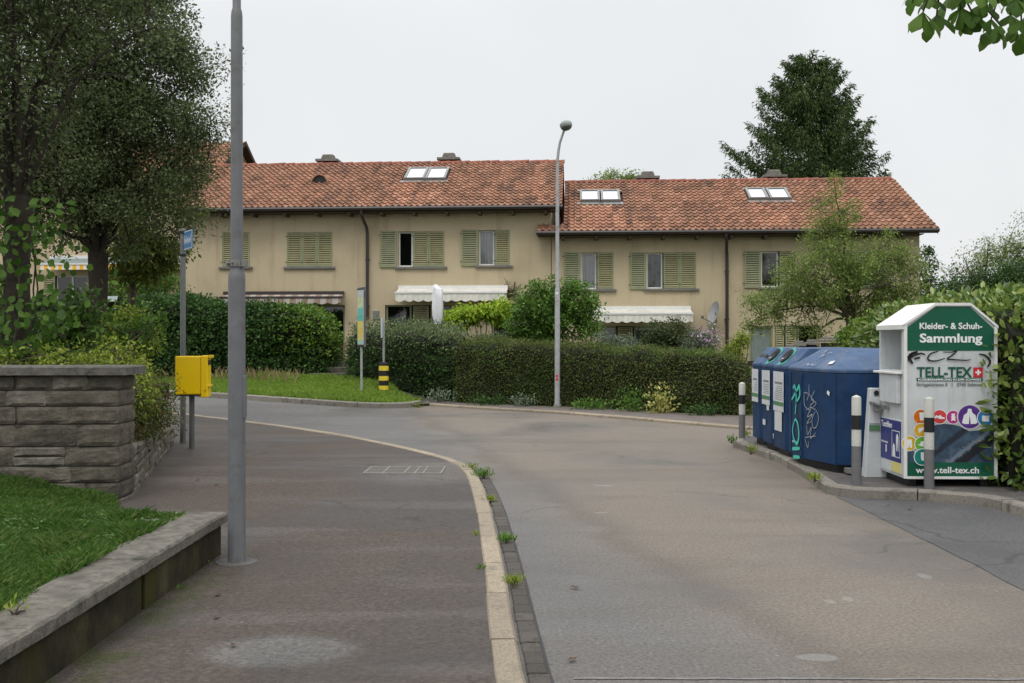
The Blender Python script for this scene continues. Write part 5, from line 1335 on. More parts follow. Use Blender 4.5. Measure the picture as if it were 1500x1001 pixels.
mb = MB(); c_ = [onlid(.50, .20)[0], onlid(.60, .22)[0], onlid(.62, .38)[0], onlid(.52, .34)[0]]; mb.face(c_); mb.build('sticker_scrap', M['paper'], gA)
# seams / ribs down the body corners
mb = MB()
for (x, y) in ((3.81, 11.72), (3.62, 12.42), (3.62, 12.9)): mb.tube([(x-oA[0]-.004, y-oA[1]-.004, .10), (x-oA[0]-.004, y-oA[1]-.004, 1.16)], .010, 6)
mb.build('corner_rib', M['bluebin'], gA)
mb = MB(); mb.box(.28, 1.55, -.86, -.72, .02, .075); mb.build('base_frame', M['zinc'], gA)

# ---- grey narrow bin between
g = empty('battery_box', (4.30, 11.46, .096), 0, 'narrow light grey metal box squeezed between nearest blue container and clothing container', 'collection box')
mb = MB(); mb.prism([(-.27, -.10), (.14, -.10), (.14, .03), (-.27, .03)], .0, 1.02, poly2=[(-.20, -.08), (.14, -.08), (.14, .03), (-.20, .03)]); mb.build('box_body', M['whitebox'], g, bevel=.01)
mb = MB(); mb.face([(-.222, -.089+.0-.01, .62), (-.10, -.099, .62), (-.10, -.096, .92), (-.212, -.096, .92)]); mb.build('label', M['paper'], g)
mb = MB(); mb.face([(-.226, -.104, .54), (-.10, -.104, .54), (-.10, -.103, .60), (-.224, -.103, .60)]); mb.build('green_label', M['greenband'], g)
mb = MB(); disc(mb, (-.14, -.098, .965), .03, (0, -1, 0)); mb.build('opening', M['black'], g)

# ---- clothing container
CXo, CYo = 4.2, 10.65
g = empty('clothing_container', (CXo, CYo, .096), math.radians(-1.2), 'white and green clothing and shoe collection container with printed front and spray tag', 'clothing container')
def fq(x, y, d=10.62):   # photo reading -> local x,z on the front panel
    return ((x-CX)/F*d-CXo, CAMZ-(y-CY)/F*d-.096)
Wd = .965; Dp = .78; zb = .09; zs = 1.735; zt = 1.945
prof = [(0, zb), (Wd, zb), (Wd, zs-.01), (Wd*.72, zt), (Wd*.335, zt), (0, zs)]
mb = MB(); n = len(prof); a_ = [(x, .0, z) for x, z in prof]; b_ = [(x, Dp, z) for x, z in prof]
# front, back, right side, bottom, roof; the left side is built with the hatch recess
mb.face(a_); mb.face(b_[::-1]); mb.face([a_[1], b_[1], b_[2], a_[2]]); mb.face([a_[0], b_[0], b_[1], a_[1]])
hz0, hz1, hy0, hy1 = 1.24, zs-.05, .09, Dp-.05
def lf(y0, y1, z0, z1, x=0.): mb.face([(x, y0, z0), (x, y0, z1), (x, y1, z1), (x, y1, z0)])
lf(0, Dp, zb, hz0); lf(0, Dp, hz1, zs); lf(0, hy0, hz0, hz1); lf(hy1, Dp, hz0, hz1)
mb.face([(0, hy0, hz0), (.3, hy0, hz0), (.3, hy0, hz1), (0, hy0, hz1)]); mb.face([(0, hy1, hz0), (0, hy1, hz1), (.3, hy1, hz1), (.3, hy1, hz0)])
mb.face([(0, hy0, hz0), (0, hy1, hz0), (.22, hy1, hz0), (.22, hy0, hz0)]); mb.face([(0, hy0, hz1), (.3, hy0, hz1), (.3, hy1, hz1), (0, hy1, hz1)]); mb.face([(.22, hy0, hz0), (.22, hy1, hz0), (.3, hy1, hz1), (.3, hy0, hz1)])
body = mb.build('body', M['whitebox'], g)
mb = MB(); o_ = .02
rp = [(-.03, zs-.02), (Wd*.335, zt+.004), (Wd*.72, zt+.004), (Wd+.02, zs-.03)]
for i in range(3):
    (x0, z0), (x1, z1) = rp[i], rp[i+1]
    mb.face([(x0, -.02, z0+.018), (x1, -.02, z1+.018), (x1, Dp+.02, z1+.018), (x0, Dp+.02, z0+.018)]); mb.face([(x0, -.02, z0-.012), (x1, -.02, z1-.012), (x1, -.02, z1+.018), (x0, -.02, z0+.018)])
    mb.face([(x0, -.02, z0-.012), (x0, Dp+.02, z0-.012), (x1, Dp+.02, z1-.012), (x1, -.02, z1-.012)])
mb.face([(-.03, -.02, zs-.05), (-.03, -.02, zs), (-.03, Dp+.02, zs), (-.03, Dp+.02, zs-.05)]); mb.face([(-.03, -.02, zs-.05), (0, -.02, zs-.05), (0, -.02, zs), (-.03, -.02, zs)])
mb.build('roof', M['white'], g)
mb = MB()   # edge profiles of the front
for (x0, x1, z0, z1) in ((-.012, .022, zb, zs), (Wd-.02, Wd+.012, zb, zs-.02), (.022, Wd-.02, zb-.004, zb+.022)): mb.box(x0, x1, -.016, -.002, z0, z1)
mb.build('edge_profile', M['white'], g)
# panels on the front
pz = [( .024, zs-.03), (Wd*.335+.005, zt-.02), (Wd*.72-.005, zt-.02), (Wd-.022, zs-.045)]
zg = fq(0, 514)[1]
mb = MB(); mb.face([(.024, -.004, zg), (Wd-.022, -.004, zg), (Wd-.022, -.004, pz[3][1]), (pz[2][0], -.004, pz[2][1]), (pz[1][0], -.004, pz[1][1]), (.024, -.004, pz[0][1])]); mb.build('green_panel', M['signgreen'], g)
zg0, zg1 = zb+.024, fq(0, 678)[1]
mb = MB(); mb.face([(.024, -.004, zg0), (Wd-.022, -.004, zg0), (Wd-.022, -.004, zg1), (.024, -.004, zg1)]); mb.build('green_strip', M['signgreen'], g)
# denim picture
pts = [(.024, zg1+.0005), (Wd-.022, zg1+.0005)]+[fq(*p) for p in ((1456, 622), (1440, 630), (1420, 632), (1405, 624), (1385, 621), (1366, 624), (1350, 640), (1345, 668), (1338, 660), (1322, 663))]
pts[2] = (Wd-.022, pts[2][1]); pts[-1] = (.024, pts[-1][1])
mb = MB(); mb.face([(x, -.0045, z) for x, z in pts]); mb.build('denim_picture', M['denim'], g)
R90 = (math.pi/2, 0, 0)
def ft_(s, x, y, h, mat, bold=0., wpx=None, nm='lettering', off=-.007):
    X, Z = fq(x, y); o = text(s, h/F*10.62/.70, M[mat], g, (X, off, Z), R90, nm, bold)
    if wpx:
        bb = [v.co.x for v in o.data.vertices]; w0 = max(bb)-min(bb); o.scale = ((wpx/F*10.62)/w0, 1, 1)
    return o
ft_('Kleider- & Schuh-', 1393.5, 482, 9.0, 'textwhite', .002, 91); ft_('Sammlung', 1393.5, 501.5, 12.5, 'textwhite', .0035, 91)
ft_('TELL-TEX', 1384, 552.5, 14.5, 'signgreen', .0035, 80)
mb = MB(); (x0, z0), (x1, z1) = fq(1426.5, 553), fq(1440, 538.5); mb.box(x0, x1, -.009, -.005, z0, z1); rs = mb.build('red_emblem', M['red'], g)
xc, zc = (x0+x1)/2, (z0+z1)/2; q = (x1-x0)
mb = MB(); mb.box(xc-q*.30, xc+q*.30, -.012, -.0095, zc-q*.095, zc+q*.095); mb.box(xc-q*.095, xc+q*.095, -.0118, -.0095, zc+q*.0955, zc+q*.30); mb.box(xc-q*.095, xc+q*.095, -.0118, -.0095, zc-q*.30, zc-q*.0955); mb.build('white_cross', M['textwhite'], rs)
mb = MB(); (x0, z0), (x1, z1) = fq(1344, 558.5), fq(1440, 553.8); mb.box(x0, x1, -.007, -.0045, z0, z1); mb.build('green_bar', M['signgreen'], g)
ft_('KLEIDERSAMMLUNG IN DER SCHWEIZ', 1392, 557.8, 2.9, 'textwhite', .0006, 92, off=-.009); ft_('Striegelstrasse 8   |   5745 Safenwil', 1392, 565.5, 4.6, 'textgrey', .0006, 96)
ft_('www.tell-tex.ch', 1389, 693.5, 9.0, 'textwhite', .0018, 92)
CI = [((1350, 611), 10.5, (.60, .16, .01), 'shirt'), ((1377.5, 611), 10, (.55, .05, .05), 'shoe'), ((1397, 611.5), 9.5, (.42, .03, .20), 'bear'), ((1421, 611), 17, (.09, .03, .22), 'jacket'), ((1444, 612.5), 11.5, (.03, .17, .42), 'bag'),
      ((1350, 631), 10, (.60, .35, .03), 'belt'), ((1333, 650), 10.5, (.62, .42, .02), 'trousers'), ((1352, 651), 10.5, (.13, .38, .04), 'hat'), ((1352, 670), 11.5, (.01, .20, .16), 'sock')]
SH = {'trousers': [(-.35, .55), (.35, .55), (.4, -.6), (.08, -.6), (0, .1), (-.08, -.6), (-.4, -.6)], 'jacket': [(-.14, .7), (.14, .7), (.22, .35), (.5, .15), (.66, -.5), (.5, -.6), (.08, -.62), (.0, .2), (-.08, -.62), (-.5, -.6), (-.66, -.5), (-.5, .15), (-.22, .35)],
      'shoe': [(-.75, .0), (-.5, .25), (-.2, .1), (.1, .3), (.3, .0), (.75, -.1), (.75, -.3), (-.1, -.3), (-.3, -.1), (-.75, -.25)], 'bear': [(-.3, .55), (.3, .55), (.2, .15), (.45, .0), (.25, -.1), (.4, -.6), (.05, -.45), (-.35, -.6), (-.2, -.1), (-.4, .0), (-.2, .15)],
      'bag': [(-.45, .3), (.45, .3), (.45, -.45), (-.45, -.45)], 'shirt': [(-.2, .6), (.5, .6), (.5, -.5), (-.1, -.5)], 'belt': [(-.4, .3), (.5, .5), (.5, .2), (-.3, -.4)], 'hat': [(-.7, -.1), (-.3, .0), (-.2, .4), (.3, .4), (.35, .0), (.7, -.1), (.0, -.35)], 'sock': [(-.2, .6), (.25, .6), (.25, .0), (.6, -.3), (.5, -.5), (-.1, -.45), (-.2, -.1)]}
for k, ((x, y), r, c_, sh) in enumerate(CI):
    X, Z = fq(x, y); rr_ = r/F*10.62; e = -.0052-.0009*k
    mb = MB(); disc(mb, (X, e, Z), rr_*1.1, (0, -1, 0), 28); b_ = mb.build('badge_rim', M['textwhite'] if k != 3 else M['paper'], g)
    mm = simple('badge', c_, .35, .35, 9.); mb = MB(); disc(mb, (X, e-.0004, Z), rr_, (0, -1, 0), 28); mb.build('badge', mm, b_)
    mb = MB(); mb.face([(X+a*rr_, e-.0007, Z+b2*rr_) for a, b2 in SH[sh]]); mb.build('pictogram', M['textwhite'], b_)
# spray tag  F C Z )
mb = MB()
T3 = lambda pts: [(fq(x, y)[0], -.014, fq(x, y)[1]) for x, y in pts]
for pts, w in (([(1345, 516), (1336, 519), (1333, 525), (1338, 533)], .030), ([(1345, 515), (1337, 518), (1331, 524), (1338, 521)], .02), ([(1329, 529), (1340, 521), (1350, 518), (1356, 520)], .018), ([(1340, 526), (1349, 524)], .02),
               ([(1375, 515), (1365, 518), (1360, 524), (1362, 528), (1372, 529), (1385, 525)], .016), ([(1382, 516), (1395, 516), (1402, 514), (1396, 520), (1388, 526), (1397, 527), (1415, 528), (1422, 527)], .014), ([(1434, 519), (1443, 521), (1449, 527), (1450, 532), (1446, 538)], .020)):
    ribbon(mb, smooth_pts(T3(pts)), w*1.15, (0, -1, 0))
mb.build('spray_tag', M['black'], g)
# left side parts
mb = MB(); mb.box(-.05, -.002, .10, .62, .98-.10, 1.215-.02); mb.build('drop_hatch', M['whitebox'], g, bevel=.008)
mb = MB(); mb.box(-.075, -.0, .06, Dp-.01, 1.20, 1.225); mb.build('hatch_shelf', M['white'], g, bevel=.005)
mb = MB(); mb.tube([(-.06, .62, .83), (-.12, .62, .86), (-.12, .72, .86), (-.06, .74, .82)], .018, 8); mb.obox(-.06, .68, .80, .07, .10, .08); mb.obox(-.05, .48, .82, .05, .06, .05); mb.build('lock', M['zinc'], g, bevel=.004)
mb = MB(); mb.box(-.010, -.0005, .06, .70, .12, .70); lp = mb.build('label_plate', M['paper'], g)
mb = MB(); mb.box(-.0135, -.0105, .07, .69, .24, .69); mb.build('navy_label', M['navy'], lp)
mb = MB(); mb.box(-.0135, -.0105, .07, .36, .13, .235); mb.build('lemon_strip', M['lemon'], lp)
text('Textilien', .095, M['textwhite'], lp, (-.0145, .67, .60), (math.pi/2, 0, -math.pi/2), bold=.001, align='LEFT')
text('Kleider & Schuhe', .030, M['textwhite'], lp, (-.0145, .67, .42), (math.pi/2, 0, -math.pi/2), align='LEFT')
mb = MB()
for a, b2, c_, d in ((.10, .106, .29, .58), (.334, .34, .29, .58), (.106, .334, .29, .297), (.106, .334, .573, .58)): mb.box(-.0155, -.0138, a, b2, c_, d)
def yz(pts): mb.face([(-.015, y, z) for y, z in pts])
yz([(.14, .36), (.14, .52), (.165, .55), (.185, .55), (.21, .52), (.21, .36), (.19, .36), (.175, .48), (.16, .36)]); yz([(.23, .30), (.25, .42), (.29, .44), (.31, .40), (.32, .30)])
mb.box(-.0155, -.0138, .50, .53, .32, .40); mb.build('pictogram', M['textwhite'], lp)
mb = MB(); o = None
mb.v = []; k = 20; cyy, czz = .60, 1.58
for i in range(k):
    a, b2 = 2*math.pi*i/k, 2*math.pi*(i+1)/k; f_ = lambda an, r: (.243+(czz-hz0)/(hz1-hz0)*.0-.0, cyy+math.cos(an)*r, czz+math.sin(an)*r)
    mb.face([f_(a, .035), f_(b2, .035), f_(b2, .05), f_(a, .05)])
mb.face([(.243, cyy-.03, czz+.022), (.243, cyy-.022, czz+.03), (.243, cyy+.03, czz-.022), (.243, cyy+.022, czz-.03)])
mb.build('prohibition_sticker', M['red'], g)
for x in (.06, Wd-.14): mb = MB(); mb.box(x, x+.08, .05, Dp-.05, 0, zb-.001); mb.build('skid', M['black'], g)

# closed parasol in the left garden
b = px(641, 480, 31.); g = empty('parasol', (b.x, b.y, ground_z(b.x, b.y)), 0, 'closed off-white parasol standing between the long awning and the lime green climber', 'parasol')
gz = ground_z(b.x, b.y); Z = lambda y: CAMZ-(y-CY)/F*31-gz
mb = MB(); n = 18; levels = [(Z(475), .10), (Z(462), .155), (Z(450), .165), (Z(435), .155), (Z(424), .145), (Z(421), .10), (Z(417), .05)]
for z, r in levels:
    for k in range(n): a = 2*math.pi*k/n; rr_ = r*(1+.13*math.sin(a*6)); mb.v.append((math.cos(a)*rr_-(.06 if z > Z(422) else 0), math.sin(a)*rr_, z))
for i in range(len(levels)-1):
    for k in range(n): j = (k+1) % n; mb.f.append((i*n+k, i*n+j, (i+1)*n+j, (i+1)*n+k)); mb.m.append(0)
mb.f.append(tuple(range((len(levels)-1)*n, len(levels)*n))); mb.m.append(0)
mb.build('folded_canopy', M['curtain'], g, smooth=True)
mb = MB(); mb.tube([(0, 0, 0), (0, 0, Z(474))], .03, 8); mb.build('pole', M['white'], g)
# garden steps and gate gap between the left hedges
bx_, by_ = px(489, 545, 28.6).x, 28.6; gz = ground_z(bx_, by_)
g = empty('garden_steps', (bx_, by_, gz), 0, 'two worn concrete steps in the gap between the two left hedges', 'steps')
for k in range(3):
    mb = MB(); mb.box(-.75, .65, k*.34, k*.34+.36-.002, -.1, .16*(k+1)-.02+.001*k); mb.build('step', M['cap'], g, bevel=.012)
g = empty('garden_gate', (bx_+.0, by_+.95, gz+.40), 0, 'low rusty and white slatted garden gate above the steps', 'gate')
rust = simple('rust', (.25, .13, .08), .9, .3, 12.)
mb = MB()
for k in range(7): mb.box(-.45+k*.12, -.43+k*.12, -.01, .01, 0, .62)
mb.box(-.46, .30, -.015, .015, .1, .13); mb.box(-.46, .30, -.015, .015, .5, .53); mb.build('gate_leaf', rust, g)
mb = MB(); mb.box(.32, .38, -.03, .03, -.1, .78); mb.box(-.56, -.50, -.03, .03, -.1, .78); mb.build('gate_frame', M['white'], g)
# fence behind the containers: dark posts with caps
for k, (x, y) in enumerate(((1147, 510), (1158, 505), (1170, 500), (1189, 498), (1213, 494), (1229, 493.5), (1256, 490))):
    d = 20.2; p = px(x, y, d); g = empty('fence_post', (p.x, p.y+.15*k*0, 0), .05*k, None, 'fence post')
    w = .085+.02*(k > 3)
    mb = MB(); mb.box(-w, w, -w, w, 0, p.z-.12); mb.build('shaft', M['black'] if False else M['bark'], g)
    mb = MB(); mb.obox(0, 0, p.z-.075, w*2.8, w*2.8, .05, 0, ch=.01); mb.obox(0, 0, p.z-.02, w*1.8, w*1.8, .05, 0, ch=.01); mb.obox(0, 0, p.z-.22, w*2.4, w*2.4, .04); mb.build('post_cap', M['concgrey'], g)
    tag(g, ['leftmost', 'second from left', 'third from left', 'fourth from left', 'fifth from left', 'sixth from left', 'rightmost'][k]+' of the dark capped fence posts behind the blue containers', 'fence post', 'capped fence posts behind the containers')
mb = MB(); a, b = px(1095, 520, 20.4), px(1290, 515, 20.4)
for z in (.45, .8, 1.15): mb.box(a.x, b.x, 20.38, 20.42, z, z+.1)
tag(mb.build('fence_rails', M['bark'], None), 'dark horizontal rails of the garden fence behind the blue containers', 'fence')
# wooden tub and red post in the far-left garden
g = empty('bird_feeder', (px(163, 440, 30).x, 30, .9), 0, 'small rustic bird table on a red-brown post beside the forked tree', 'bird table')
mb = MB(); mb.box(-.04, .04, -.04, .04, 0, 1.72); mb.build('post', rust, g)
mb = MB(); mb.box(-.22, .22, -.2, .2, 1.722, 1.75); mb.face([(-.26, -.25, 1.95), (.26, -.25, 1.95), (.2, 0, 2.12), (-.2, 0, 2.12)]); mb.face([(-.26, .25, 1.95), (-.2, 0, 2.12), (.2, 0, 2.12), (.26, .25, 1.95)])
for x in (-.18, .18): mb.tube([(x, -.15, 1.75), (x, -.15, 1.97)], .015, 5); mb.tube([(x, .15, 1.75), (x, .15, 1.97)], .015, 5)
mb.build('shelter', M['curtgrey'], g)

# ------------------------------------------------------------------ trees, hedges, shrubs
def E(x, y, d, rx, ry, rz): p = px(x, y, d); return (p.x, p.y, p.z, rx, ry, rz)
# forked street-side tree with the wide crown
crown_tree('garden_tree', (-7.47, 18, .5), 2.75, .17, [E(200, 255, 18, 1.6, 1.6, 1.5), E(185, 90, 18, 1.4, 1.5, 1.9), E(60, 200, 18, 1.8, 1.6, 2.2), E(280, 190, 17.8, .72, .8, .9), E(120, -40, 18, 2.0, 1.6, 1.7), E(262, 95, 18, .75, .8, .9)],
    560, 290, .36, .056, L['olive'], 31, 'broad grey-green tree with a short trunk that forks into a fan of limbs', 'tree', nmain=26, twigs=5, updir=.45, twr=.005, limb=.62)
crown_tree('garden_tree', (-5.95, 12, .5), 2.9, .15, [(-6.2, 12, 4.7, 1.15, 1.1, 1.3), (-5.9, 12, 6.3, 1.7, 1.2, 1.1), (-5.15, 12.3, 5.9, 1.1, .9, 1.0), (-7.3, 12, 5.2, 1.3, 1.2, 1.8)],
    250, 125, .34, .055, L['olive'], 32, 'tall dark tree at the left picture edge with bare grey twigs, climbed by broad-leaved vine', 'tree', nmain=16, twigs=9, updir=.4, twr=.0045, droop=.15, limb=.5)
# vine on its trunk
rg = np.random.default_rng(5); g = empty('climbing_vine', (-5.95, 11.7, .5), 0, 'broad-leaved green vine hanging over the trunk at the left picture edge', 'vine')
mb = MB(); rd = random.Random(9)
for k in range(9):
    a = rd.uniform(0, 6.28); p = Vector((math.cos(a)*.2, .3+math.sin(a)*.2, 0)); pts = [p.copy()]
    for i in range(8): p += Vector((rd.uniform(-.09, .09), rd.uniform(-.07, .07), .36)); pts.append(p.copy())
    mb.tube(pts, .011, 5, cap=False)
mb.build('stem', M['barklt'], g)
n = 820; z = rg.random(n)*2.9; sp_ = .26+.20*np.sin(z*2.1+1)**2; P = np.stack([rg.normal(size=n)*sp_+.05, .15+rg.normal(size=n)*.25, z], 1)
D = rg.normal(size=(n, 3))*.5+np.array([0, -.2, -.7]); leaf_mesh('foliage', P, .108*(.55+.8*rg.random(n)), .044*(.7+.5*rg.random(n)), D, rg.normal(size=(n, 3))*.4+np.array([0, -1., .5]), L['vine'], g, shape=6, droop=.15)
crown_tree('robinia_tree', (-8.2, 21.5, .7), 2.2, .07, [E(218, 385, 21, .62, .6, .55), E(205, 350, 21, .9, .7, .5), E(243, 372, 21, .4, .4, .40), E(180, 400, 21, .5, .4, .35), E(265, 300, 20.5, .35, .4, .3)],
    95, 70, .26, .10, L['robinia'], 33, 'small drooping yellow-green tree behind the forked trunk', 'tree', bark='barklt', nmain=8, droop=.7, asp=.24, twr=.004)
def shrub(name, base, ells, ncl, nlv, cr, ls, mat, seed, label, cat='shrub', **kw):
    kw.setdefault('pnames', ('stem', 'foliage')); kw.setdefault('bark', 'twig'); kw.setdefault('twigs', 1); kw.setdefault('nmain', 7)
    return crown_tree(name, base, .12, .03, ells, ncl, nlv, cr, ls, mat, seed, label, cat, **kw)
shrub('garden_shrub', (-5.5, 11.6, .45), [(-5.5, 11.6, 1.15, .6, .5, .5), (-6.3, 11.7, 1.1, .5, .5, .45)], 90, 75, .17, .05, L['weed'], 41, 'yellow-green leafy shrub just above the stone wall cap, by the vine-covered trunk')
shrub('garden_shrub', (-4.75, 11.9, .42), [(-4.8, 11.9, 1.1, .48, .5, .52), (-4.35, 11.5, 1.1, .2, .3, .35)], 90, 70, .16, .045, L['weed'], 42, 'yellow-green shrub rising behind the right end of the stone wall cap')
shrub('berry_shrub', (-4.6, 12.6, .36), [(-4.35, 11.4, .8, .22, .5, .42), (-4.55, 12.5, .85, .28, .6, .42), (-5.02, 13.6, .72, .24, .5, .34), (-5.4, 14.3, .5, .12, .3, .18)], 150, 70, .15, .034, leafmat('leaf_berry', [(.03, .06, .012), (.07, .11, .02), (.13, .15, .035), (.14, .06, .03)]), 43, 'small-leaved shrub spilling over the low stone wall next to the yellow box', nmain=12)
shrub('elder_shrub', (-5.7, 13.2, .5), [E(125, 470, 13.2, .3, .4, .45), E(95, 500, 13.2, .4, .4, .4), E(205, 480, 14, .35, .4, .22)], 42, 38, .2, .085, L['vine'], 44, 'taller dark leafy shoots standing between the two left tree trunks', twigs=3)
shrub('elder_shrub', (-6.0, 14.6, .5), [E(175, 495, 14.5, .55, .4, .45), E(205, 507, 14.5, .22, .3, .3)], 60, 50, .18, .06, L['weed'], 46, 'loose light green shoots under the forked tree, left of the street name pole')

# hedges
def gz_(x, y): return ground_z(x, y)-.05
hedge('hedge', [((-20, 33.5), (-19, 35), .9, 3.0), ((-14, 30.6), (-13.5, 32), .6, 2.85), ((-11.7, 29.9), (-11.5, 31.2), .6, 2.8)], L['dark'], 900, .06, 3, 'dark clipped hedge at far left behind the tree trunks', fluff=.04)
bright = lambda P, rg: (P[:, 0] > -6.7+rg.normal(size=len(P))*.25) & (P[:, 2] > .9+rg.random(len(P))*.8) & (rg.random(len(P)) < .75)
hedge('hedge', [((-11.7, 29.7), (-11.5, 31.4), .55, 2.75), ((-10, 29.4), (-9.9, 31), .5, 2.8), ((-8.8, 29.2), (-8.7, 30.8), .5, 2.55), ((-7.2, 29.05), (-7.1, 30.6), .5, 2.5), ((-6.2, 28.95), (-6.1, 30.4), .5, 2.52), ((-5.65, 28.9), (-5.6, 30.2), .5, 2.3), ((-5.3, 29.1), (-5.3, 30), .5, 1.9)],
    L['hedge'], 1150, .085, 7, 'tall shaggy dark green hedge left of the garden steps, yellowish at its right end', rough=.17, fluff=.11, mats2=(L['hedgebr'], bright), asp=.36, tips=.10)
greyt = lambda P, rg: (P[:, 2] > 1.5+rg.normal(size=len(P))*.13) & (rg.random(len(P)) < .85)
hedge('hedge', [((-4.55, 27.9), (-4.4, 29), .35, 1.7), ((-4.2, 27.5), (-4.1, 28.9), .35, 1.78), ((-3.0, 27.1), (-2.9, 28.5), .25, 1.82), ((-2.0, 26.7), (-1.9, 28), .1, 1.8), ((-1.35, 26.4), (-1.2, 27.6), .0, 1.6)],
    L['hedge'], 1150, .065, 8, 'overgrown hedge with pale feathery tops behind the info panel and striped bollard', rough=.15, fluff=.09, mats2=(L['privet'], greyt), asp=.26, tips=.36)
patch = lambda P, rg: np.array([noise.noise(Vector((p[0]*1.1, p[1]*1.1, p[2]*1.6)))+.5*noise.noise(Vector((p[0]*3.1, 4, p[2]*3.6))) for p in P])+rg.normal(size=len(P))*.12 > .16
hedge('hedge', [((-1.45, 26.1), (-1.2, 27), 0, 1.60), ((.3, 25.3), (.6, 26.2), 0, 1.53), ((1.2, 24.85), (1.5, 25.8), 0, 1.46), ((3.0, 23.3), (3.4, 24.2), 0, 1.38), ((4.3, 22.15), (4.7, 23), 0, 1.31), ((4.95, 21.65), (5.4, 22.5), 0, 1.2)],
    L['yew'], 2400, .042, 9, 'long clipped brownish-green hedge behind the slim street lamp', rough=.11, fluff=.06, asp=.3, tips=.10, mats2=(leafmat('leaf_hedge_fresh', [(.05, .085, .02), (.09, .14, .03), (.14, .19, .05)]), patch))
hedge('hedge', [((5.27, 10.42), (5.72, 16.2), .1, 1.93), ((6.5, 9.75), (7, 16), .1, 2.05), ((9, 9.2), (9, 16), .1, 2.1), ((14, 9), (14, 16), .1, 2.1)],
    L['laurel'], 640, .10, 10, 'bright glossy laurel hedge on the right, behind and beside the clothing container', rough=.16, fluff=.13, shape=6, asp=.24, step=.22, updir=.3)
# garden shrubs behind the clipped hedge
shrub('garden_shrub', (.9, 28, 0), [E(790, 470, 28, .9, .8, 1.05), E(850, 458, 28, .66, .7, .85), E(802, 436, 28, .58, .5, .50), E(840, 430, 28, .35, .4, .35)], 200, 85, .25, .095, L['bush'], 51, 'big fresh green bush behind the hedge, crossed by the slim lamp post', nmain=12, asp=.26, updir=.5)
shrub('climbing_shrub', (-.9, 29, .1), [E(690, 460, 29, .78, .4, .28), E(725, 458, 29, .42, .4, .24), E(668, 468, 29, .4, .4, .36), E(735, 450, 29, .2, .3, .15)], 70, 60, .18, .13, L['lime'], 52, 'lime green climber under the long white awning', droop=.5, asp=.22)
shrub('garden_shrub', (4.2, 27, 0), [E(975, 497, 27, .72, .7, .58)], 110, 95, .17, .06, L['round'], 53, 'rounded dark bush in front of the shorter white awning')
r_ = shrub('flowering_shrub', (5.0, 25.4, 0), [E(1030, 508, 25.6, .46, .4, .36), E(1042, 490, 25.6, .22, .2, .2), E(1018, 492, 25.6, .18, .2, .2)], 60, 55, .15, .05, L['grey'], 54, 'loose bush with pale purple flowers below the satellite dish')
rg = np.random.default_rng(2); n = 110; P = in_ell(rg, [(0, 0, CAMZ+.16, .42, .3, .34)], n)+np.array([px(1034, 500, 25.5).x-5.0, .1-.25, 0]); leaf_mesh('flower', P, .06, .03, rg.normal(size=(n, 3)), rg.normal(size=(n, 3))+np.array([0, -.8, 0]), L['flower'], r_)
shrub('climbing_shrub', (5.95, 25.6, 0), [E(1072, 518, 25.6, .22, .3, .3), E(1086, 498, 25.6, .2, .2, .22), E(1078, 508, 25.6, .25, .2, .3)], 40, 45, .14, .06, L['weed'], 55, 'arching yellow-green shrub beside the foot of the right brown downpipe')
r_ = shrub('rose_shrub', (2.7, 25.2, 0), [E(905, 508, 25., .5, .3, .34), E(885, 500, 25., .25, .3, .25), E(940, 518, 24.4, .35, .3, .3)], 60, 50, .14, .045, L['grey'], 56, 'grey-green rose bush with a few pale blooms poking above the clipped hedge')
rg = np.random.default_rng(3); n = 22; P = in_ell(rg, [(.25, -.6, 1.35, .6, .1, .16)], n); leaf_mesh('flower', P, .07, .035, rg.normal(size=(n, 3)), rg.normal(size=(n, 3))*.3+np.array([0, -1, 0.2]), L['petal'], r_)
shrub('garden_shrub', (6.2, 19.2, 0), [E(1262, 492, 18.6, .36, .4, .36), E(1240, 498, 18.8, .22, .3, .25)], 50, 55, .15, .07, L['hedgebr'], 57, 'bright yellow-green bush seen just over the nearest blue container')
shrub('garden_shrub', (-1.9, 29.2, .3), [E(618, 482, 28.8, .7, .4, .28), E(650, 490, 28.6, .6, .4, .25), E(710, 500, 28.2, .8, .4, .22)], 90, 60, .16, .055, L['privet'], 58, 'soft grey-green shrubs around the foot of the closed parasol')
shrub('garden_shrub', (-9.0, 32.2, .8), [E(175, 425, 32, 1.1, .7, .45), E(235, 415, 32, .9, .7, .55), E(140, 435, 32, .6, .5, .35)], 110, 60, .24, .08, L['bush'], 59, 'green shrubs between the forked tree and the far house')
# apple tree
crown_tree('apple_tree', (9.1, 27, 0), 2.3, .085, [E(1215, 405, 27, 1.6, 1.5, 1.1), E(1140, 440, 27, .9, 1, .6), E(1110, 470, 26.8, .45, .5, .35), E(1300, 405, 27, 1.0, 1.1, 1.2), E(1222, 330, 27, .75, .8, .8), E(1225, 275, 27, .22, .25, .55), E(1180, 480, 27, .8, .7, .35), E(1290, 460, 27, .9, .8, .5)],
    380, 92, .24, .068, L['apple'], 61, 'airy fruit tree with a pointed leader in front of the right house', 'tree', bark='barklt', nmain=14, asp=.26, twigs=3, updir=.3, twr=.005, lean=.05)
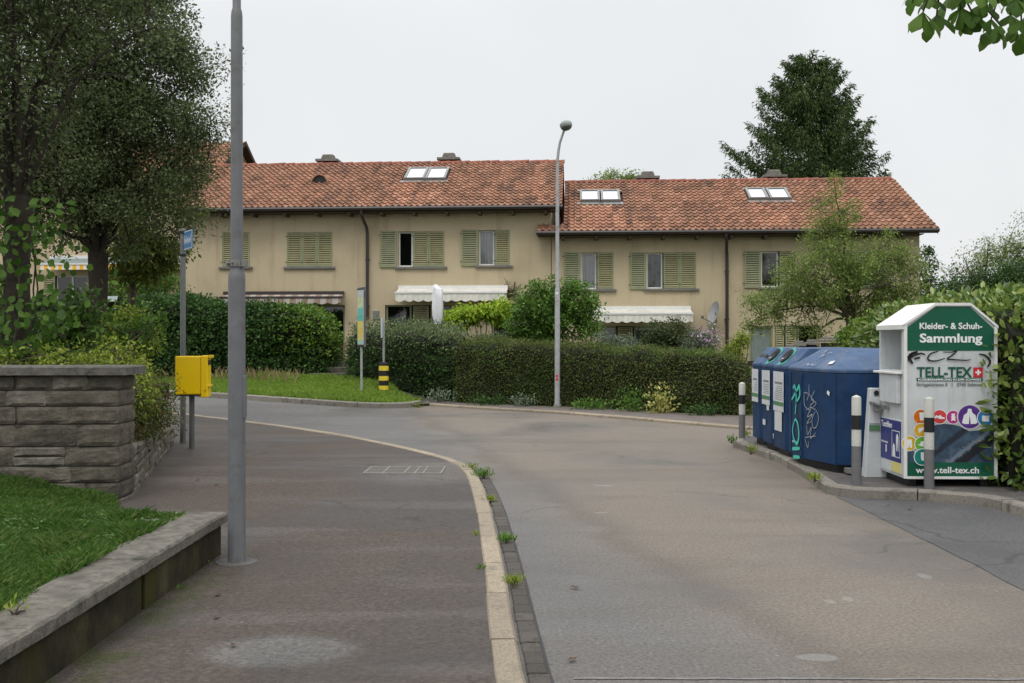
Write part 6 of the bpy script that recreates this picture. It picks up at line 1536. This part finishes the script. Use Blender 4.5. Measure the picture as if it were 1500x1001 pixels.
# background trees right
crown_tree('garden_tree', (17.5, 37, 0), 2.4, .12, [E(1425, 400, 36, 1.3, 1.2, .9), E(1470, 375, 36, 1.2, 1.2, 1.1), E(1530, 370, 36, 1.5, 1.2, 1.5)],
    150, 48, .36, .075, L['apple'], 62, 'thin airy tree on the skyline right of the houses', 'tree', bark='barklt', nmain=14, twigs=7, updir=.2, twr=.006)
crown_tree('garden_tree', (14.4, 31, 0), 1.0, .1, [E(1395, 445, 31, .9, .9, .8), E(1440, 430, 31, 1.3, 1, .8), E(1500, 425, 31, 1.5, 1, 1.0), E(1350, 460, 31, .6, .6, .5)],
    260, 80, .30, .08, L['hedge'], 63, 'dense dark green tree mass above the laurel hedge at right', 'tree', nmain=10)
crown_tree('young_tree', (15.9, 38, 0), 2.2, .06, [E(1357, 395, 38, .36, .4, 1.1), E(1365, 440, 38, .5, .4, .8)], 40, 60, .24, .10, L['hedge'], 64, 'narrow young tree right beside the corner of the right house', 'tree', nmain=6)
crown_tree('distant_tree', (7.4, 72, 0), 9.5, .25, [E(905, 268, 72, 1.9, 1.5, .75), E(925, 275, 72, 1.2, 1, .6)], 60, 60, .55, .16, L['apple'], 65, 'treetop just showing above the ridge left of the right house chimneys', 'tree', nmain=8)
# spruce
root = empty('spruce_tree', (px(1186, 0, 52).x, 52, 0), 0, 'tall dark spruce rising behind the right roof', 'tree')
rg = np.random.default_rng(77); rd = random.Random(77); top = CAMZ+(CY-78)/F*52; mb = MB(); mb.tube([(0, 0, 0), (.1, 0, 8), (0, 0, top-1), (0, 0, top)], [.38, .26, .07, .02], 10)
Pn, Dn = [], []; z = 3.5
while z < top-.15:
    R = min(4.4, .30+1.18*(top-z)**.68)
    for k in range(5 if z < top-2 else 4):
        a = rd.uniform(0, 6.283); r = R*rd.uniform(.6, 1.08)*(1.06 if math.cos(a) < 0 else .9); rise = rd.uniform(-.04, .28)*r
        d = Vector((math.cos(a), math.sin(a), 0)); pts = []; n = 7
        for i in range(n+1):
            t = i/n; pts.append(Vector((0, 0, z))+d*r*t+Vector((0, 0, rise*t-.42*r*t*(1-t)*1.1+.16*r*t**3)))
        mb.tube(pts, [.05*(1-i/n)+.008 for i in range(n+1)], 4, cap=False)
        m = int(120*r**.95)+30
        for _ in range(m):
            t = .15+.85*rd.random()**.75; q = t*n; i = min(n-1, int(q)); p = pts[i].lerp(pts[i+1], q-i)
            sd_ = Vector((-d.y, d.x, 0)); w = .42*(1.08-t)+.10
            off = sd_*rd.gauss(0, w)*.9*min(1, r/2+.3); p = p+off+d*rd.gauss(0, .08)+Vector((0, 0, -abs(rd.gauss(0, .34))*(.40+.75*min(1, r/2.5))*(1.1-t*.55)+.03))
            Pn.append(tuple(p)); dd = d*rd.uniform(.1, .8)+off*.6+Vector((rd.gauss(0, .2), rd.gauss(0, .2), rd.uniform(-1.1, .25))); Dn.append(tuple(dd))
    z += .17+.015*(top-z)*rd.uniform(.5, 1.4)
mb.build('trunk', M['bark'], root, smooth=True); Pn = np.array(Pn); n = len(Pn)
leaf_mesh('crown', Pn, .24*(.6+.8*rg.random(n)), .030, np.array(Dn), rg.normal(size=(n, 3)), L['spruce'], root)
# chestnut branch overhead, from a tree standing right of the driveway
root = empty('chestnut_tree', (6.6, 6.2, .1), 0, 'overhanging branch with large hanging leaves at the top right corner', 'tree')
rd = random.Random(14); rg = np.random.default_rng(14); mb = MB(); O = Vector((6.6, 6.2, .1))
mb.tube([(0, 0, 0), (.05, 0, 1.2), (0, .05, 2.6), (-.1, 0, 3.9), (-.1, .1, 5.5)], [.26, .2, .18, .14, .08], 12)
limb = bez(Vector((-.08, 0, 3.3)), Vector((-1.6, -.2, 4.6)), Vector((-4.0, -.2, 3.75)), 10); mb.tube(limb, [.075*(1-i/10)+.01 for i in range(11)], 7)
limb2 = bez(Vector((-.1, 0, 3.8)), Vector((-1.6, .4, 4.9)), Vector((-3.3, .3, 4.1)), 8); mb.tube(limb2, [.06*(1-i/8)+.01 for i in range(9)], 6)
P_, D_l, N_, S_ = [], [], [], []
tips = []
for (x, y) in ((1352, 18), (1372, 22), (1362, -5), (1392, -8), (1408, 12), (1425, 20), (1440, 5), (1452, 28), (1466, 38), (1480, 22), (1496, 30), (1510, 40), (1490, 0), (1415, -20), (1455, -20), (1500, -25), (1530, 10), (1545, 30), (1380, -35), (1345, -18)):
    tips.append(px(x, y, rd.uniform(5.7, 6.4))-O)
for _ in range(46): tips.append(px(rd.uniform(1400, 1750), rd.uniform(-170, 20), rd.uniform(5.4, 7.))-O)
for _ in range(90): a = rd.uniform(0, 6.28); tips.append(Vector((math.cos(a)*rd.uniform(.3, 2.), math.sin(a)*rd.uniform(.3, 1.9), rd.uniform(3.9, 6.5))) )
al = limb+limb2+[Vector((-.1, .05, z)) for z in (3.5, 4.2, 5., 5.5)]
for p in tips:
    q = min(al, key=lambda v: (v-p).length); mb.tube([q, q.lerp(p, .5)+Vector((0, 0, .06)), p], [.011, .008, .005], 5, cap=False)
    n0 = Vector((rd.gauss(0, .5), rd.gauss(-.3, .5), 1)).normalized(); base_a = rd.uniform(0, 6.28)
    for k in range(rd.choice((5, 5, 6, 7))):
        a = base_a+k*2*math.pi/7; d = Vector((math.cos(a), math.sin(a), -.85-rd.random()*.7)); P_.append(tuple(p)); D_l.append(tuple(d)); N_.append(tuple(n0+Vector((math.cos(a), math.sin(a), .2))*.4)); S_.append(rd.uniform(.09, .19))
mb.build('trunk', M['bark'], root, smooth=True)
P_, D_l, N_, S_ = map(np.array, (P_, D_l, N_, S_)); D_l = unit(D_l); Sd = unit(np.cross(D_l, N_)); Nn = np.cross(Sd, D_l)
rows = [(0, .02), (.25, .10), (.5, .2), (.72, .27), (.88, .2), (1., .02)]; V = []
for t, w in rows:
    for sgn in (-1, 1): V.append(P_+D_l*S_[:, None]*t+Sd*S_[:, None]*w*sgn+Nn*S_[:, None]*(w*.25-.12*t*t))
V = np.stack(V, 1); n = len(P_); i = np.arange(n)[:, None]*12; Fc = np.concatenate([i+np.array([[2*k, 2*k+1, 2*k+3, 2*k+2]]) for k in range(5)]); np_mesh('crown', V.reshape(-1, 3), Fc, L['chestnut'], root)

# low plants in front of the clipped hedge
def tuft(name, p, rx, rz, n, ls, mat, seed, label, cat='plant', ry=None, asp=.3, up=.8, group=None):
    rg = np.random.default_rng(seed); g = empty(name, p, 0, label, cat, group); ry = ry or rx
    P = in_ell(rg, [(0, 0, rz*.35, rx, ry, rz*.7)], n, .0); P[:, 2] = np.abs(P[:, 2])*.9
    D = P*np.array([1/rx, 1/ry, 0])*.6+rg.normal(size=(n, 3))*.45+np.array([0, 0, up]); leaf_mesh('foliage', P, ls*(.6+.8*rg.random(n)), ls*asp*(.7+.5*rg.random(n)), D, rg.normal(size=(n, 3))*.5+np.array([0, -.4, .6]), mat, g, droop=.15)
    mb = MB(); rd = random.Random(seed)
    for _ in range(7): q = P[rd.randrange(n)]; mb.tube([(0, 0, -.02), (q[0]*.5, q[1]*.5, q[2]*.7), tuple(q)], [.006, .004, .002], 4, cap=False)
    mb.build('stem', M['twig'], g); return g
def gp(x, y, z=0.): d = (CAMZ-z)*F/(y-CY); return Vector(((x-CX)/F*d, d, z))
for k, (x, dpt, rx, rz, mt, lb, n) in enumerate(((-1.9, 25.9, .5, .42, 'grey', 'grey-green weeds with white dots at the end of the grassy verge', 240), (-.6, 25.2, .6, .34, 'hedge', 'low dark leafy plant at the hedge foot, first right of the verge', 260), (.3, 24.75, .4, .4, 'grey', 'bluish low plant at the hedge foot just left of the slim lamp', 200),
        (1.9, 23.6, .7, .32, 'bush', 'green ground plant at the hedge foot right of the slim lamp', 300), (2.75, 22.9, .4, .7, 'bush', 'tall green shoots climbing the hedge left of the variegated plant', 260), (3.35, 22.4, .42, .75, 'variegated', 'cream and green variegated shrub at the foot of the clipped hedge', 420), (4.2, 21.7, .5, .3, 'hedge', 'low leafy plant at the right end of the clipped hedge', 240))):
    tuft('hedge_plant', (x, dpt, ground_z(x, dpt)-.02), rx, rz, n, .075, L[mt], 200+k, lb, ry=.28)
for k, (x, y, n, w, lb) in enumerate(((708, 700, 300, .15, 'largest green weed clump, in the gutter at the kerb bend'), (690, 688, 120, .10, 'small weed strip on the kerb edge at the bend'), (718, 735, 90, .07, 'small weed in the gutter just below the largest clump'), (742, 795, 150, .085, 'bushy weed in the gutter half way down the kerb'), (753, 857, 130, .085, 'flat weed in the gutter nearest to the camera'),
        (697, 787, 26, .035, 'tiny weed on the pavement side of the kerb, upper one'), (704, 837, 26, .03, 'tiny weed on the pavement side of the kerb, lower one'), (1193, 704, 60, .10, 'grass tuft at the container stand kerb near the first bollard'), (1100, 664, 50, .12, 'grass tuft on the kerb near the farthest bollard'), (1072, 648, 40, .12, 'small grass tuft at the far tip of the container stand kerb'), (612, 598, 120, .2, 'brownish grass tuft at the rounded tip of the verge kerb'), (1090, 640, 60, .10, 'weeds around the foot of the farthest bollard'),
        (262, 866, 20, .05, 'tiny weed at the foot of the mossy retaining wall'), (300, 830, 26, .05, 'small weed at the wall corner beside the thick lamp post'), (20, 898, 26, .08, 'broad pale weed on the lawn edge at the near coping'))):
    z = .1 if (x > 1080 or 1060 < x < 1076) else (.36 if x == 20 else .02); p = gp(x, y, z)
    tuft('weed', p, w, w*.9, n, .034 if x < 1000 else .06, L['weed'] if k % 3 else L['bush'], 300+k, lb, 'weed', asp=.16, up=1.1)
# fallen leaves
rd = random.Random(6); dl = simple('dead_leaf', (.075, .042, .027), .8, .4, 60.)
LV = [(290, 703, 'pavement beside the low stone wall'), (317, 711, 'pavement right of the stone wall corner'), (225, 742, 'path between stone wall and coping'), (318, 872, 'pavement just below the thick lamp post'), (317, 905, 'pavement two steps below the thick lamp post'), (341, 947, 'pale dried patch, nearest leaf'), (842, 862, 'road right of the nearest gutter weed'), (838, 968, 'road at the bottom centre'), (1300, 742, 'dark driveway, larger of two'), (1333, 747, 'dark driveway, smaller of two')]
for k, (x, y, lb) in enumerate(LV):
    p = gp(x, y, .045 if x < 600 else .006); mb = MB(); s = rd.uniform(.014, .026); pts = []
    for i in range(9):
        a = 2*math.pi*i/9; r = s*(1+.25*math.cos(3*a)); pts.append((math.cos(a)*r*1.5, math.sin(a)*r*.8, .004+.012*abs(math.sin(a*1.5+k))))
    for i in range(9): mb.face([(0, 0, .010), pts[i], pts[(i+1) % 9]])
    o = mb.build('fallen_leaf', dl, None, p); o.rotation_euler = (0, 0, rd.uniform(0, 6)); tag(o, 'brown fallen leaf on the '+lb, 'fallen leaf', 'fallen leaves on the paving')
